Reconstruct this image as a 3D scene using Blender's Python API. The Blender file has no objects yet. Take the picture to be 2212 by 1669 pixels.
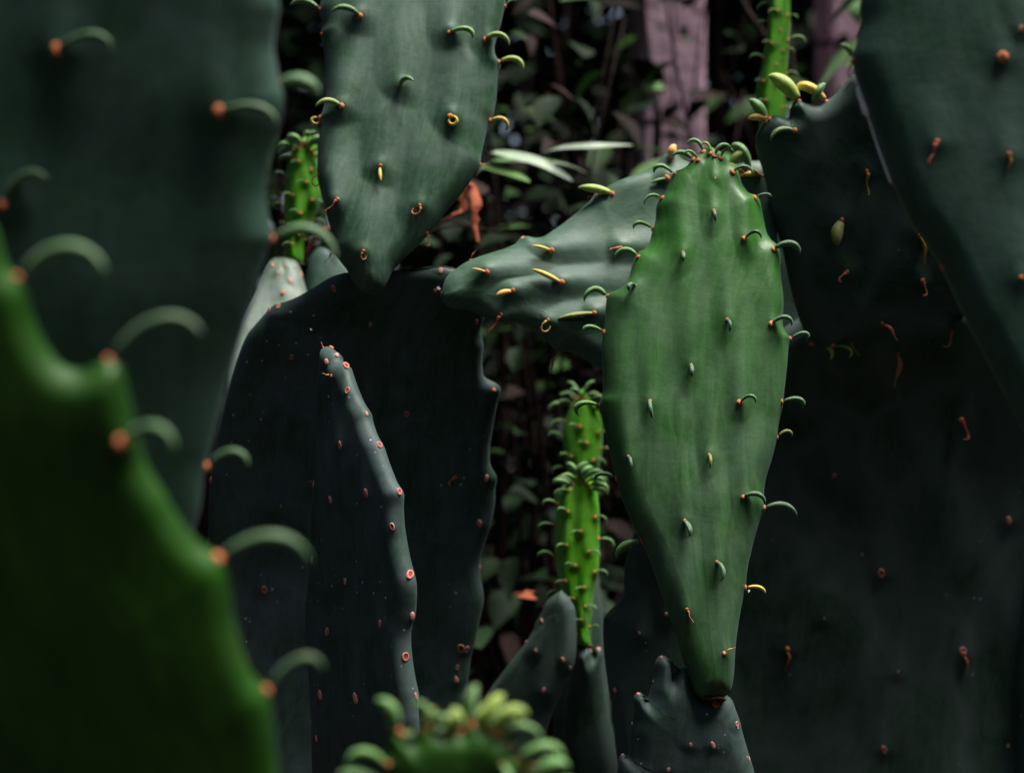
import bpy, math, random
import numpy as np
from mathutils import Vector, Matrix
from mathutils.bvhtree import BVHTree

random.seed(7)
RNG = np.random.default_rng(7)
S = bpy.context.scene
COL = S.collection

# ------------------------------------------------------------------ camera
H = 0.62                     # eye height above the soil, metres
W, HH, LENS = 2212.0, 1669.0, 70.0
K = 36.0 / LENS / W
cd = bpy.data.cameras.new('camera'); cam = bpy.data.objects.new('camera', cd); COL.objects.link(cam)
cam.location = (0, 0, H); cam.rotation_euler = (math.radians(90), 0, 0)
cd.lens = LENS; cd.sensor_width = 36; cd.clip_start = 0.02; cd.clip_end = 200
cd.dof.use_dof = True; cd.dof.focus_distance = 1.10; cd.dof.aperture_fstop = 6.6
cd.dof.aperture_blades = 7
S.camera = cam

# ------------------------------------------------------------------ sky, light, exposure
SUN_DIR = Vector((0.34, -0.03, 1.0)).normalized()      # towards the light
SUN_EL = math.asin(SUN_DIR.z); SUN_ROT = math.atan2(SUN_DIR.x, SUN_DIR.y)
wd = bpy.data.worlds.new('World'); S.world = wd; wd.use_nodes = True
nt = wd.node_tree; nt.nodes.clear()
sky = nt.nodes.new('ShaderNodeTexSky'); sky.sky_type = 'NISHITA'; sky.sun_disc = False
sky.sun_elevation = SUN_EL; sky.sun_rotation = SUN_ROT
sky.air_density = 1.0; sky.dust_density = 2.5; sky.ozone_density = 1.0
bg = nt.nodes.new('ShaderNodeBackground'); bg.inputs['Strength'].default_value = 0.05
wo = nt.nodes.new('ShaderNodeOutputWorld')
nt.links.new(sky.outputs[0], bg.inputs[0]); nt.links.new(bg.outputs[0], wo.inputs[0])
sd = bpy.data.lights.new('sun', 'SUN'); sd.energy = 4.0; sd.angle = math.radians(32); sd.color = (1, 0.97, 0.93)
sun = bpy.data.objects.new('sun', sd); COL.objects.link(sun)
sun.rotation_euler = SUN_DIR.to_track_quat('Z', 'Y').to_euler(); sun.location = (0.5, -1, 4)
S.view_settings.view_transform = 'Standard'; S.view_settings.look = 'None'
S.view_settings.exposure = 1.15; S.view_settings.gamma = 1.0
S.cycles.use_denoising = True
S.cycles.max_bounces = 6

# ------------------------------------------------------------------ materials
def mk(name):
    m = bpy.data.materials.new(name); m.use_nodes = True
    t = m.node_tree; p = t.nodes['Principled BSDF']
    return m, t, p
def N(t, typ, **kw):
    n = t.nodes.new(typ)
    for k, v in kw.items(): setattr(n, k, v)
    return n
def ramp(t, src, stops):
    r = N(t, 'ShaderNodeValToRGB'); e = r.color_ramp.elements
    while len(e) < len(stops): e.new(0.5)
    for i, (pos, c) in enumerate(stops):
        e[i].position = pos; e[i].color = (*c, 1) if len(c) == 3 else c
    t.links.new(src, r.inputs[0]); return r
def mixc(t, fac, a, b, mode='MIX'):
    m = N(t, 'ShaderNodeMix', data_type='RGBA', blend_type=mode)
    for s, v in ((m.inputs[0], fac), (m.inputs[6], a), (m.inputs[7], b)):
        if hasattr(v, 'links'): t.links.new(v, s)
        elif isinstance(v, (int, float)): s.default_value = v
        else: s.default_value = (*v, 1)
    return m.outputs[2]
def noise(t, vec, scale, detail=3, rough=0.55, dist=0.0):
    n = N(t, 'ShaderNodeTexNoise'); n.inputs['Scale'].default_value = scale
    n.inputs['Detail'].default_value = detail; n.inputs['Roughness'].default_value = rough
    n.inputs['Distortion'].default_value = dist
    if vec is not None: t.links.new(vec, n.inputs['Vector'])
    return n.outputs['Fac']
def mapping(t, vec, sc):
    m = N(t, 'ShaderNodeMapping'); m.inputs['Scale'].default_value = sc
    t.links.new(vec, m.inputs['Vector']); return m.outputs[0]

def pad_material(name, base, pale, bloom, bloom_amt=0.5, sheen=0.15, rough=0.5, spec=0.35, specks=0.0, spots=0.3, tip=None, veins=0.0):
    """waxy cactus skin; UV is in metres x 10 (across, along)"""
    m, t, p = mk(name)
    uv = N(t, 'ShaderNodeUVMap').outputs[0]
    co = N(t, 'ShaderNodeTexCoord').outputs['Object']
    streak = noise(t, mapping(t, uv, (6, 1.1, 1)), 2.2, 5, 0.62, 1.1)
    fine = noise(t, mapping(t, uv, (30, 3, 1)), 2.0, 3, 0.6)
    blot = noise(t, co, 24, 6, 0.68, 0.6)
    mott = noise(t, co, 170, 3, 0.65)
    f1 = ramp(t, streak, [(0.36, (0, 0, 0)), (0.66, (1, 1, 1))]).outputs[0]
    c = mixc(t, f1, base, pale)
    f2 = ramp(t, blot, [(0.38, (0, 0, 0)), (0.70, (bloom_amt,) * 3)]).outputs[0]
    c = mixc(t, f2, c, bloom)
    f3 = ramp(t, fine, [(0.50, (0, 0, 0)), (0.75, (bloom_amt * 0.55,) * 3)]).outputs[0]
    c = mixc(t, f3, c, bloom)
    c = mixc(t, 0.35, c, ramp(t, mott, [(0.3, (0.45, 0.45, 0.45)), (0.7, (0.62, 0.62, 0.62))]).outputs[0], 'OVERLAY')
    if tip:
        sx = N(t, 'ShaderNodeSeparateXYZ'); t.links.new(uv, sx.inputs[0])
        mr = N(t, 'ShaderNodeMapRange'); mr.inputs[1].default_value = 0.9; mr.inputs[2].default_value = 3.2; t.links.new(sx.outputs[1], mr.inputs[0])
        ff = N(t, 'ShaderNodeMath', operation='MULTIPLY'); t.links.new(mr.outputs[0], ff.inputs[0]); ff.inputs[1].default_value = 0.75
        c = mixc(t, ff.outputs[0], c, mixc(t, f1, tip, [x * 1.5 for x in tip]))
    if spots:
        v = N(t, 'ShaderNodeTexVoronoi'); v.inputs['Scale'].default_value = 45; t.links.new(co, v.inputs['Vector'])
        d = ramp(t, v.outputs['Distance'], [(0.05, (spots,) * 3), (0.13, (0, 0, 0))]).outputs[0]
        g = ramp(t, noise(t, co, 13, 1), [(0.53, (0, 0, 0)), (0.58, (1, 1, 1))]).outputs[0]
        c = mixc(t, mixc(t, 1.0, d, g, 'MULTIPLY'), c, [x * 0.35 for x in base])
    if veins:
        wv = N(t, 'ShaderNodeTexVoronoi', feature='DISTANCE_TO_EDGE'); wv.inputs['Scale'].default_value = 15
        nz = N(t, 'ShaderNodeTexNoise'); nz.inputs['Scale'].default_value = 20; t.links.new(co, nz.inputs['Vector'])
        vm = N(t, 'ShaderNodeVectorMath', operation='MULTIPLY_ADD'); t.links.new(nz.outputs['Color'], vm.inputs[0]); vm.inputs[1].default_value = (0.05, 0.05, 0.05); t.links.new(mapping(t, co, (1, 1, 0.55)), vm.inputs[2])
        t.links.new(vm.outputs[0], wv.inputs['Vector'])
        c = mixc(t, ramp(t, wv.outputs['Distance'], [(0.0, (veins,) * 3), (0.16, (0, 0, 0))]).outputs[0], c, bloom)
    # corky scars: brown-grey scabs with a shape of their own
    sc = ramp(t, noise(t, co, 60, 5, 0.7, 1.5), [(0.66, (0, 0, 0)), (0.72, (0.65, 0.65, 0.65))]).outputs[0]
    sg = ramp(t, noise(t, co, 9, 2), [(0.50, (0, 0, 0)), (0.60, (1, 1, 1))]).outputs[0]
    c = mixc(t, mixc(t, 1.0, sc, sg, 'MULTIPLY'), c, (0.085, 0.075, 0.040))
    if specks:
        v = N(t, 'ShaderNodeTexVoronoi'); v.inputs['Scale'].default_value = 210; t.links.new(co, v.inputs['Vector'])
        d = ramp(t, v.outputs['Distance'], [(0.10, (1, 1, 1)), (0.16, (0, 0, 0))]).outputs[0]
        g = ramp(t, v.outputs['Color'], [(1 - specks, (0, 0, 0)), (1 - specks + 0.01, (1, 1, 1))]).outputs[0]
        g2 = ramp(t, noise(t, co, 22, 2), [(0.50, (0, 0, 0)), (0.56, (1, 1, 1))]).outputs[0]
        fac = mixc(t, 1.0, mixc(t, 1.0, d, g, 'MULTIPLY'), g2, 'MULTIPLY')
        c = mixc(t, fac, c, (0.40, 0.46, 0.58))
    t.links.new(c, p.inputs['Base Color'])
    p.inputs['Specular IOR Level'].default_value = spec
    rr = ramp(t, blot, [(0.34, (rough - 0.13,) * 3), (0.68, (rough + 0.13,) * 3)]).outputs[0]
    t.links.new(rr, p.inputs['Roughness'])
    p.inputs['Sheen Weight'].default_value = sheen; p.inputs['Sheen Roughness'].default_value = 0.4
    p.inputs['Sheen Tint'].default_value = (0.72, 0.82, 1.0, 1)
    b = N(t, 'ShaderNodeBump'); b.inputs['Strength'].default_value = 0.10; b.inputs['Distance'].default_value = 0.002
    t.links.new(mott, b.inputs['Height']); t.links.new(b.outputs[0], p.inputs['Normal'])
    return m

def soft_material(name, base, tip, rough=0.36, spec=0.55, sheen=0.3, var=0.25):
    m, t, p = mk(name)
    co = N(t, 'ShaderNodeTexCoord').outputs['Object']
    oi = N(t, 'ShaderNodeObjectInfo').outputs['Random']
    f = noise(t, co, 6, 3)
    c = mixc(t, ramp(t, f, [(0.35, (0, 0, 0)), (0.68, (1, 1, 1))]).outputs[0], base, tip)
    hs = N(t, 'ShaderNodeHueSaturation')
    mr = N(t, 'ShaderNodeMapRange'); mr.inputs[3].default_value = 1 - var; mr.inputs[4].default_value = 1 + var
    t.links.new(oi, mr.inputs[0]); t.links.new(mr.outputs[0], hs.inputs['Value']); t.links.new(c, hs.inputs['Color'])
    t.links.new(hs.outputs[0], p.inputs['Base Color'])
    p.inputs['Roughness'].default_value = rough; p.inputs['Specular IOR Level'].default_value = spec
    p.inputs['Sheen Weight'].default_value = sheen; p.inputs['Sheen Tint'].default_value = (0.75, 0.85, 1, 1)
    b = N(t, 'ShaderNodeBump'); b.inputs['Strength'].default_value = 0.25; b.inputs['Distance'].default_value = 0.02
    t.links.new(noise(t, co, 40, 3), b.inputs['Height']); t.links.new(b.outputs[0], p.inputs['Normal'])
    return m

M = {}
M['skin_bright'] = pad_material('skin_bright', (0.011, 0.052, 0.010), (0.038, 0.102, 0.028), (0.078, 0.125, 0.080), 0.48, 0.05, 0.46, 0.30, specks=0.05, veins=0.2, tip=(0.023, 0.108, 0.007))
M['skin_blue'] = pad_material('skin_blue', (0.014, 0.056, 0.018), (0.044, 0.100, 0.050), (0.110, 0.155, 0.135), 0.6, 0.10, 0.54, 0.27, specks=0.04)
M['skin_dark'] = pad_material('skin_dark', (0.017, 0.045, 0.023), (0.036, 0.066, 0.044), (0.086, 0.104, 0.124), 0.7, 0.05, 0.55, 0.16, specks=0.4)
M['skin_deep'] = pad_material('skin_deep', (0.012, 0.036, 0.018), (0.030, 0.060, 0.036), (0.066, 0.092, 0.082), 0.8, 0.03, 0.55, 0.12, specks=0.15, veins=0.8)
M['skin_teal'] = pad_material('skin_teal', (0.018, 0.056, 0.028), (0.032, 0.080, 0.048), (0.060, 0.100, 0.088), 0.6, 0.06, 0.5, 0.28)
M['skin_fore'] = pad_material('skin_fore', (0.006, 0.042, 0.001), (0.018, 0.080, 0.003), (0.040, 0.11, 0.015), 0.35, 0.03, 0.5, 0.25)
M['skin_pale'] = pad_material('skin_pale', (0.05, 0.10, 0.045), (0.11, 0.16, 0.10), (0.22, 0.24, 0.24), 0.8, 0.2, 0.55, 0.3)  # light from above put into the skin colour
M['skin_young'] = pad_material('skin_young', (0.034, 0.18, 0.002), (0.095, 0.32, 0.006), (0.15, 0.36, 0.03), 0.4, 0.08, 0.42, 0.4, spots=0.0)
_p = M['skin_young'].node_tree.nodes['Principled BSDF']; _p.inputs['Subsurface Weight'].default_value = 0.5; _p.inputs['Subsurface Scale'].default_value = 0.012; _p.inputs['Subsurface Radius'].default_value = (0.5, 1.0, 0.2)
M['leaf_green'] = soft_material('leaf_green', (0.07, 0.20, 0.025), (0.13, 0.28, 0.05))
M['leaf_near'] = soft_material('leaf_near', (0.035, 0.110, 0.018), (0.07, 0.16, 0.04))
M['leaf_deep'] = soft_material('leaf_deep', (0.020, 0.085, 0.014), (0.05, 0.13, 0.035))
M['leaf_lime'] = soft_material('leaf_lime', (0.22, 0.36, 0.03), (0.36, 0.45, 0.07))
M['leaf_yellow'] = soft_material('leaf_yellow', (0.75, 0.50, 0.04), (0.80, 0.62, 0.12), spec=0.3)
M['leaf_amber'] = soft_material('leaf_amber', (0.75, 0.33, 0.06), (0.80, 0.50, 0.14), spec=0.25)
M['leaf_olive'] = soft_material('leaf_olive', (0.16, 0.19, 0.015), (0.28, 0.27, 0.03))
M['dried'] = soft_material('dried', (0.48, 0.13, 0.07), (0.62, 0.25, 0.16), rough=0.75, spec=0.15, sheen=0.0)
M['dried_brown'] = soft_material('dried_brown', (0.28, 0.14, 0.03), (0.45, 0.28, 0.06), rough=0.75, spec=0.15, sheen=0.0)
M['areole_orange'] = soft_material('areole_orange', (0.45, 0.11, 0.035), (0.66, 0.26, 0.13), rough=0.8, spec=0.1, sheen=0.0)
M['areole_pink'] = soft_material('areole_pink', (0.42, 0.15, 0.12), (0.66, 0.34, 0.29), rough=0.8, spec=0.1, sheen=0.0)
M['areole_red'] = soft_material('areole_red', (0.25, 0.03, 0.015), (0.38, 0.07, 0.04), rough=0.85, spec=0.1, sheen=0.0)
M['fluff'] = soft_material('fluff', (0.75, 0.75, 0.85), (0.9, 0.9, 0.95), rough=0.9, spec=0.05, sheen=0.0)
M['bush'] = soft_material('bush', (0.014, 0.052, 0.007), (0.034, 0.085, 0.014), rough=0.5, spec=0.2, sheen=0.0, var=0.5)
M['bush_shaded'] = soft_material('bush_shaded', (0.006, 0.017, 0.006), (0.014, 0.030, 0.011), rough=0.55, spec=0.12, sheen=0.0, var=0.5)  # undergrowth shade put into the leaf colour
M['bush_brown'] = soft_material('bush_brown', (0.014, 0.008, 0.007), (0.035, 0.020, 0.016), rough=0.7, spec=0.1, sheen=0.0, var=0.5)
M['cork'] = soft_material('cork', (0.06, 0.035, 0.018), (0.14, 0.085, 0.045), rough=0.9, spec=0.1, sheen=0.0)
M['bush_lit'] = soft_material('bush_lit', (0.06, 0.17, 0.015), (0.11, 0.22, 0.03), rough=0.45, spec=0.3, var=0.3)  # sunlit tone put into the leaf colour; bright green bamboo leaves share it
M['blade'] = soft_material('blade', (0.16, 0.25, 0.09), (0.34, 0.40, 0.30), rough=0.5, spec=0.35)
M['bark'] = soft_material('bark', (0.012, 0.007, 0.006), (0.032, 0.017, 0.015), rough=0.85, spec=0.1, sheen=0.0)
M['rust'] = soft_material('rust', (0.20, 0.045, 0.022), (0.34, 0.10, 0.05), rough=0.85, spec=0.1, sheen=0.0)
M['silk'] = soft_material('silk', (0.85, 0.82, 0.78), (0.92, 0.9, 0.9), rough=0.6, spec=0.3)

def post_material():
    m, t, p = mk('painted_post')
    co = N(t, 'ShaderNodeTexCoord').outputs['Object']
    c = mixc(t, ramp(t, noise(t, co, 5, 5, 0.65), [(0.35, (0, 0, 0)), (0.65, (1, 1, 1))]).outputs[0], (0.48, 0.27, 0.35), (0.64, 0.42, 0.50))
    c = mixc(t, ramp(t, noise(t, mapping(t, co, (40, 40, 3)), 2, 4), [(0.56, (0, 0, 0)), (0.72, (0.7, 0.7, 0.7))]).outputs[0], c, (0.22, 0.12, 0.13))
    t.links.new(c, p.inputs['Base Color']); p.inputs['Roughness'].default_value = 0.8
    b = N(t, 'ShaderNodeBump'); b.inputs['Strength'].default_value = 0.5; b.inputs['Distance'].default_value = 0.01
    t.links.new(noise(t, co, 60, 5), b.inputs['Height']); t.links.new(b.outputs[0], p.inputs['Normal'])
    return m
def soil_material():
    m, t, p = mk('soil')
    co = N(t, 'ShaderNodeTexCoord').outputs['Object']
    c = mixc(t, noise(t, co, 9, 8, 0.7), (0.012, 0.009, 0.007), (0.05, 0.036, 0.026))
    t.links.new(c, p.inputs['Base Color']); p.inputs['Roughness'].default_value = 0.95
    b = N(t, 'ShaderNodeBump'); b.inputs['Strength'].default_value = 0.8; b.inputs['Distance'].default_value = 0.03
    t.links.new(noise(t, co, 45, 8, 0.7), b.inputs['Height']); t.links.new(b.outputs[0], p.inputs['Normal'])
    return m
M['post'] = post_material(); M['soil'] = soil_material()

# ------------------------------------------------------------------ helpers
def tag(o, label=None, cat=None, group=None, kind=None):
    if label: o['label'] = label
    if cat: o['category'] = cat
    if group: o['group'] = group
    if kind: o['kind'] = kind
    return o
def empty(name, loc):
    o = bpy.data.objects.new(name, None); COL.objects.link(o); o.location = loc; o.empty_display_size = 0.05
    return o
def mesh_from(name, verts, faces, smooth=True, mats=(), mi=None):
    me = bpy.data.meshes.new(name); me.from_pydata([tuple(v) for v in verts], [], [tuple(f) for f in faces])
    if smooth: me.polygons.foreach_set('use_smooth', [True] * len(me.polygons))
    for m in mats: me.materials.append(m)
    if mi is not None: me.polygons.foreach_set('material_index', mi)
    me.update(); return me

CAM = np.array([0, 0, H])
def at(px, py, d):
    return np.array([(px - W / 2) * K * d, d, H - (py - HH / 2) * K * d])
class Plane:
    """the mid-plane a pad stands in: a real position, turned (yaw) and leaning (pitch)"""
    def __init__(s, ref, d, yaw=0, pitch=0):
        s.a = math.tan(math.radians(yaw)); s.b = math.tan(math.radians(pitch)); s.d = d
        s.x0 = (ref[0] - W / 2) * K; s.z0 = -(ref[1] - HH / 2) * K
        n = np.array([s.a, -1.0, s.b]); s.n = n / np.linalg.norm(n)
    def hit(s, px, py):
        x = (px - W / 2) * K; z = -(py - HH / 2) * K
        d = s.d * (1 - s.a * s.x0 - s.b * s.z0) / (1 - s.a * x - s.b * z)
        return np.array([x * d, d, H + z * d])

def spline(pts, n, axis):
    """Catmull-Rom through pts, then n samples spaced mostly along the axis"""
    P = np.array(pts, float)
    Q = np.vstack([2 * P[0] - P[1], P, 2 * P[-1] - P[-2]])
    out = []
    for i in range(len(P) - 1):
        p0, p1, p2, p3 = Q[i:i + 4]
        for t in np.linspace(0, 1, 9)[:-1]:
            out.append(0.5 * ((2 * p1) + (-p0 + p2) * t + (2 * p0 - 5 * p1 + 4 * p2 - p3) * t * t + (-p0 + 3 * p1 - 3 * p2 + p3) * t ** 3))
    out.append(P[-1]); out = np.array(out)
    seg = np.diff(out, axis=0)
    al = np.abs(seg @ axis); pe = np.linalg.norm(seg - np.outer(seg @ axis, axis), axis=1)
    c = np.concatenate([[0], np.cumsum(al + 0.45 * pe)]); c /= c[-1]
    u = np.linspace(0, 1, n)
    return np.stack([np.interp(u, c, out[:, k]) for k in range(out.shape[1])], 1)

def wobble(p, f, seed):
    r = np.random.default_rng(seed); s = 0
    for k in range(5):
        d = r.normal(size=3); d /= np.linalg.norm(d); ff = f * (0.6 + 0.9 * r.random())
        s = s + np.sin(p @ d * ff + r.random() * 6.28)
    return s / 5

def build_pad(Lp, Rp, n, T, rows=150, face=40, bulge=0.35, tubs=(), tub=0.0018, wave=0.002, cup=0.0, bow=0.0, seed=0, teeth=0.022):
    """Lp/Rp: world points of the two edges from base to tip (shared ends). Returns verts, faces, uv."""
    base, tip = Lp[0], Lp[-1]
    ax = (tip - base) / np.linalg.norm(tip - base)
    L = spline(Lp, rows, ax); R = spline(Rp, rows, ax)
    # the body follows the smoothed edges; teeth and notches stay local to the rim
    def smooth(E, sg):
        k = int(3 * sg); g = np.exp(-0.5 * (np.arange(-k, k + 1) / sg) ** 2); g /= g.sum()
        P = np.vstack([2 * E[0] - E[k:0:-1], E, 2 * E[-1] - E[-2:-k - 2:-1]])
        return np.stack([np.convolve(P[:, q], g, 'valid') for q in range(3)], 1)
    L0, R0 = L, R
    L = smooth(L, teeth * rows); R = smooth(R, teeth * rows); dL = L0 - L; dR = R0 - R
    V = []; UV = []; OFF = []
    nr = 8
    th = 1 - np.cos(np.linspace(0, math.pi / 2, nr))       # 0 at the very edge, packed towards it
    f = np.linspace(-1, 1, face + 2)[1:-1]
    along = 0.0; wmax = 0.0
    for i in range(1, rows - 1):
        c = (L[i] + R[i]) / 2; e = R[i] - L[i]; w = np.linalg.norm(e) / 2; u = e / (2 * w + 1e-9); wmax = max(w, wmax)
        along += np.linalg.norm((L[i] + R[i]) / 2 - (L[i - 1] + R[i - 1]) / 2)
        r = min(T, 0.6 * w); fl = w - r
        xs = np.concatenate([-w + r * th, f * fl, (w - r * th)[::-1]])
        q = xs / max(w, 1e-6); zone = min(0.9, 3.2 * T / max(w, 1e-6))
        wl = np.clip((-q - (1 - zone)) / zone, 0, 1); wr = np.clip((q - (1 - zone)) / zone, 0, 1)
        wl = wl * wl * (3 - 2 * wl); wr = wr * wr * (3 - 2 * wr)
        V.append(c + np.outer(xs, u) + np.outer(wl, dL[i]) + np.outer(wr, dR[i]))
        OFF.append(cup * q ** 2 + bow * math.sin(math.pi * i / (rows - 1)))
        UV.append(np.stack([xs * 10, np.full(len(xs), along * 10)], 1))
    # thickness follows the true distance to the outline, so that every tooth and notch has a rounded rim
    nf = len(V[0]); A3 = np.vstack(V); OFF = np.concatenate(OFF); UV = np.vstack(UV)
    e1 = ax; e2 = np.cross(n, ax)
    P2 = np.stack([A3 @ e1, A3 @ e2], 1)
    out = np.vstack([L0, R0[::-1]]); out = np.stack([out @ e1, out @ e2], 1)
    out = np.vstack([out + (np.roll(out, -1, 0) - out) * k for k in (0, 0.33, 0.67)])
    dist = np.concatenate([np.sqrt(((P2[k:k + 2000, None] - out[None]) ** 2).sum(-1).min(1)) for k in range(0, len(P2), 2000)])
    g = np.clip(dist / (T * 1.05), 0, 1); hgt = T * np.sqrt(1 - (1 - g) ** 2)
    b_ = np.clip(dist / (0.75 * wmax), 0, 1); hgt = hgt * (1 + bulge * b_ * (2 - b_))
    hgt = hgt.reshape(-1, nf); hgt[:, 0] = 0; hgt[:, -1] = 0
    A3 = A3.reshape(-1, nf, 3); OFF = OFF.reshape(-1, nf); UV = UV.reshape(-1, nf, 2)
    fr = A3 + (hgt + OFF)[..., None] * n; bk = (A3 + (OFF - hgt)[..., None] * n)[:, ::-1][:, 1:-1]
    V = list(np.concatenate([fr, bk], 1)); ub = UV[:, ::-1][:, 1:-1] + [7, 0]
    UV = np.concatenate([UV, ub], 1).reshape(-1, 2)
    nc = len(V[0]); nrw = len(V)
    V = np.vstack(V)
    V = np.vstack([V, base[None], tip[None]]); UV = np.vstack([UV, [[0, 0]], [[0, along * 10]]])
    ib, it = len(V) - 2, len(V) - 1
    flip = np.dot(np.cross(R[rows // 2] - L[rows // 2], ax), n) < 0
    a = np.arange(nrw - 1)[:, None] * nc + np.arange(nc)[None]
    b = np.arange(nrw - 1)[:, None] * nc + (np.arange(nc)[None] + 1) % nc
    q = np.stack([a, b, b + nc, a + nc], -1).reshape(-1, 4)
    if flip: q = q[:, ::-1]
    F = q.tolist()
    for j in range(nc):
        k = (j + 1) % nc
        tri = [ib, k, j]; tr2 = [it, (nrw - 1) * nc + j, (nrw - 1) * nc + k]
        if flip: tri.reverse(); tr2.reverse()
        F.append(tri); F.append(tr2)
    if wave: V = V + np.outer(wobble(V, 45, seed) * wave + wobble(V, 120, seed + 1) * wave * 0.35, n)
    return V, F, UV, ax

def bvh_of(V, F): return BVHTree.FromPolygons([tuple(v) for v in V], F)
def surf(bvh, plane, px, py):
    o = Vector((0, 0, H)); d = Vector(((px - W / 2) * K, 1, -(py - HH / 2) * K)).normalized()
    loc, nor, idx, dist = bvh.ray_cast(o, d)
    if loc is None:
        q = plane.hit(px, py); loc, nor, idx, dist = bvh.find_nearest(Vector(q))
    return loc, nor

# ------------------------------------------------------------------ leaf and areole meshes
def horn_mesh(turn, rad, flat=0.8, prof='horn', wav=0.0, seed=0, start=0.0, nring=13, nseg=8):
    """unit-length tapered horn: leaves the origin along +x and curls towards +y"""
    r = random.Random(seed)
    pts = []; x = y = 0.0; z = 0.0; heads = []
    for i in range(nring):
        s = i / (nring - 1)
        a = math.radians(start + turn * (0.35 * s + 0.65 * s * s) if turn < 220 else turn * s)
        if wav: a += wav * math.sin(5.5 * s + seed)
        heads.append(a); pts.append((x, y, z))
        x += math.cos(a) / (nring - 1); y += math.sin(a) / (nring - 1)
        if wav: z += r.uniform(-0.02, 0.02)
    V = []; F = []
    for i, (p, a) in enumerate(zip(pts, heads)):
        s = i / (nring - 1)
        if prof == 'horn': q = (0.52 + 1.6 * s - 0.85 * s * s) * max(0.0, 1 - s ** 2.2) ** 0.8 + 0.015
        elif prof == 'fat': q = (0.55 + 1.7 * s - 0.9 * s * s) * max(0.0, 1 - s ** 2.6) ** 0.75 + 0.015
        else: q = (1.0 - 0.75 * s) * (0.8 + 0.35 * math.sin(7 * s + seed)) + 0.02
        tx, ty = -math.sin(a), math.cos(a)
        for k in range(nseg):
            th = 2 * math.pi * k / nseg + (1.6 * s if prof == 'dry' else 0)
            c, sn = math.cos(th) * rad * q * flat, math.sin(th) * rad * q
            V.append((p[0] + tx * c, p[1] + ty * c, p[2] + sn))
    for i in range(nring - 1):
        for k in range(nseg):
            a0 = i * nseg + k; b0 = i * nseg + (k + 1) % nseg
            F.append((a0, b0, b0 + nseg, a0 + nseg))
    F.append(tuple(range(nseg))[::-1]); F.append(tuple((nring - 1) * nseg + k for k in range(nseg)))
    return V, F
KINDS = {
    'hook3': dict(turn=118, rad=0.150), 'hook4': dict(turn=195, rad=0.115), 'hook5': dict(turn=140, rad=0.125, wav=0.22, seed=4), 'hook6': dict(turn=165, rad=0.095),
    'near': dict(turn=145, rad=0.085), 'nearb': dict(turn=165, rad=0.095), 'nearc': dict(turn=125, rad=0.076),
    'hook': dict(turn=150, rad=0.134), 'hook2': dict(turn=175, rad=0.122), 'arc': dict(turn=105, rad=0.134), 'thin': dict(turn=160, rad=0.079),
    'straight': dict(turn=18, rad=0.160), 'fat': dict(turn=45, rad=0.243, prof='fat'), 'fathook': dict(turn=110, rad=0.218, prof='fat'),
    'curl': dict(turn=330, rad=0.109), 'bud': dict(turn=50, rad=0.461, prof='fat'),
    'dry1': dict(turn=60, rad=0.21, prof='dry', wav=0.5, seed=1, flat=0.35), 'dry2': dict(turn=150, rad=0.20, prof='dry', wav=0.4, seed=2, flat=0.4),
    'dry3': dict(turn=230, rad=0.17, prof='dry', wav=0.3, seed=3, flat=0.4), 'dry4': dict(turn=20, rad=0.21, prof='dry', wav=0.35, seed=5, flat=0.4),
}
LEAF_CACHE = {}
def leaf_mesh(kind, mat):
    key = (kind, mat)
    if key not in LEAF_CACHE:
        V, F = horn_mesh(**KINDS[kind]); LEAF_CACHE[key] = mesh_from('leaf_' + kind, V, F, True, [M[mat]])
    return LEAF_CACHE[key]
def lathe(profile, seg=12):
    V = []; F = []
    for r, z in profile:
        for k in range(seg):
            a = 2 * math.pi * k / seg; V.append((r * math.cos(a), r * math.sin(a), z))
    for i in range(len(profile) - 1):
        for k in range(seg):
            a0 = i * seg + k; b0 = i * seg + (k + 1) % seg
            F.append((a0, b0, b0 + seg, a0 + seg))
    F.append(tuple((len(profile) - 1) * seg + k for k in range(seg)))
    return V, F
def areole_mesh(kind):
    if kind == 'ring':
        pr = [(1.05, -0.6), (1.0, 0.0), (0.9, 0.22), (0.75, 0.27), (0.62, 0.16), (0.5, 0.09), (0.2, 0.07)]
        V, F = lathe(pr, 14); mi = [0] * (14 * 4) + [1] * (len(F) - 14 * 4)
        V = [(x * (1 + 0.08 * math.sin(3 * math.atan2(y, x))), y * 1.25, z) for x, y, z in V]
        return mesh_from('areole_ring', V, F, True, [M['areole_pink'], M['areole_red']], mi)
    if kind == 'flat':
        V, F = lathe([(1.0, -0.4), (0.95, 0.02), (0.7, 0.2), (0.3, 0.22)], 12)
        V = [(x, y * 1.5, z) for x, y, z in V]
        return mesh_from('areole_flat', V, F, True, [M['areole_pink']])
    V, F = lathe([(0.95, -0.6), (1.05, 0.0), (0.95, 0.32), (0.6, 0.55), (0.2, 0.62)], 12)
    V = [(x * (1 + 0.13 * math.sin(2.0 * math.atan2(y, x) + 1)), y * 1.12, z + 0.06 * math.sin(5 * x + 3 * y)) for x, y, z in V]
    return mesh_from('areole_cushion', V, F, True, [M['areole_orange']])
AREOLE = {k: areole_mesh(k) for k in ('ring', 'flat', 'cushion')}

def put(name, me, loc, X, Y, Z, scale, parent):
    o = bpy.data.objects.new(name, me); COL.objects.link(o)
    m = Matrix(((X[0], Y[0], Z[0], 0), (X[1], Y[1], Z[1], 0), (X[2], Y[2], Z[2], 0), (0, 0, 0, 1)))
    sc = scale if hasattr(scale, '__len__') else (scale, scale, scale)
    mw = Matrix.Translation(Vector(loc)) @ m @ Matrix.Diagonal((*sc, 1))
    o.parent = parent
    o.matrix_basis = Matrix.Translation(-Vector(WORLD[parent.name])) @ mw
    return o
WORLD = {}                # world origin of every object that has children

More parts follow.
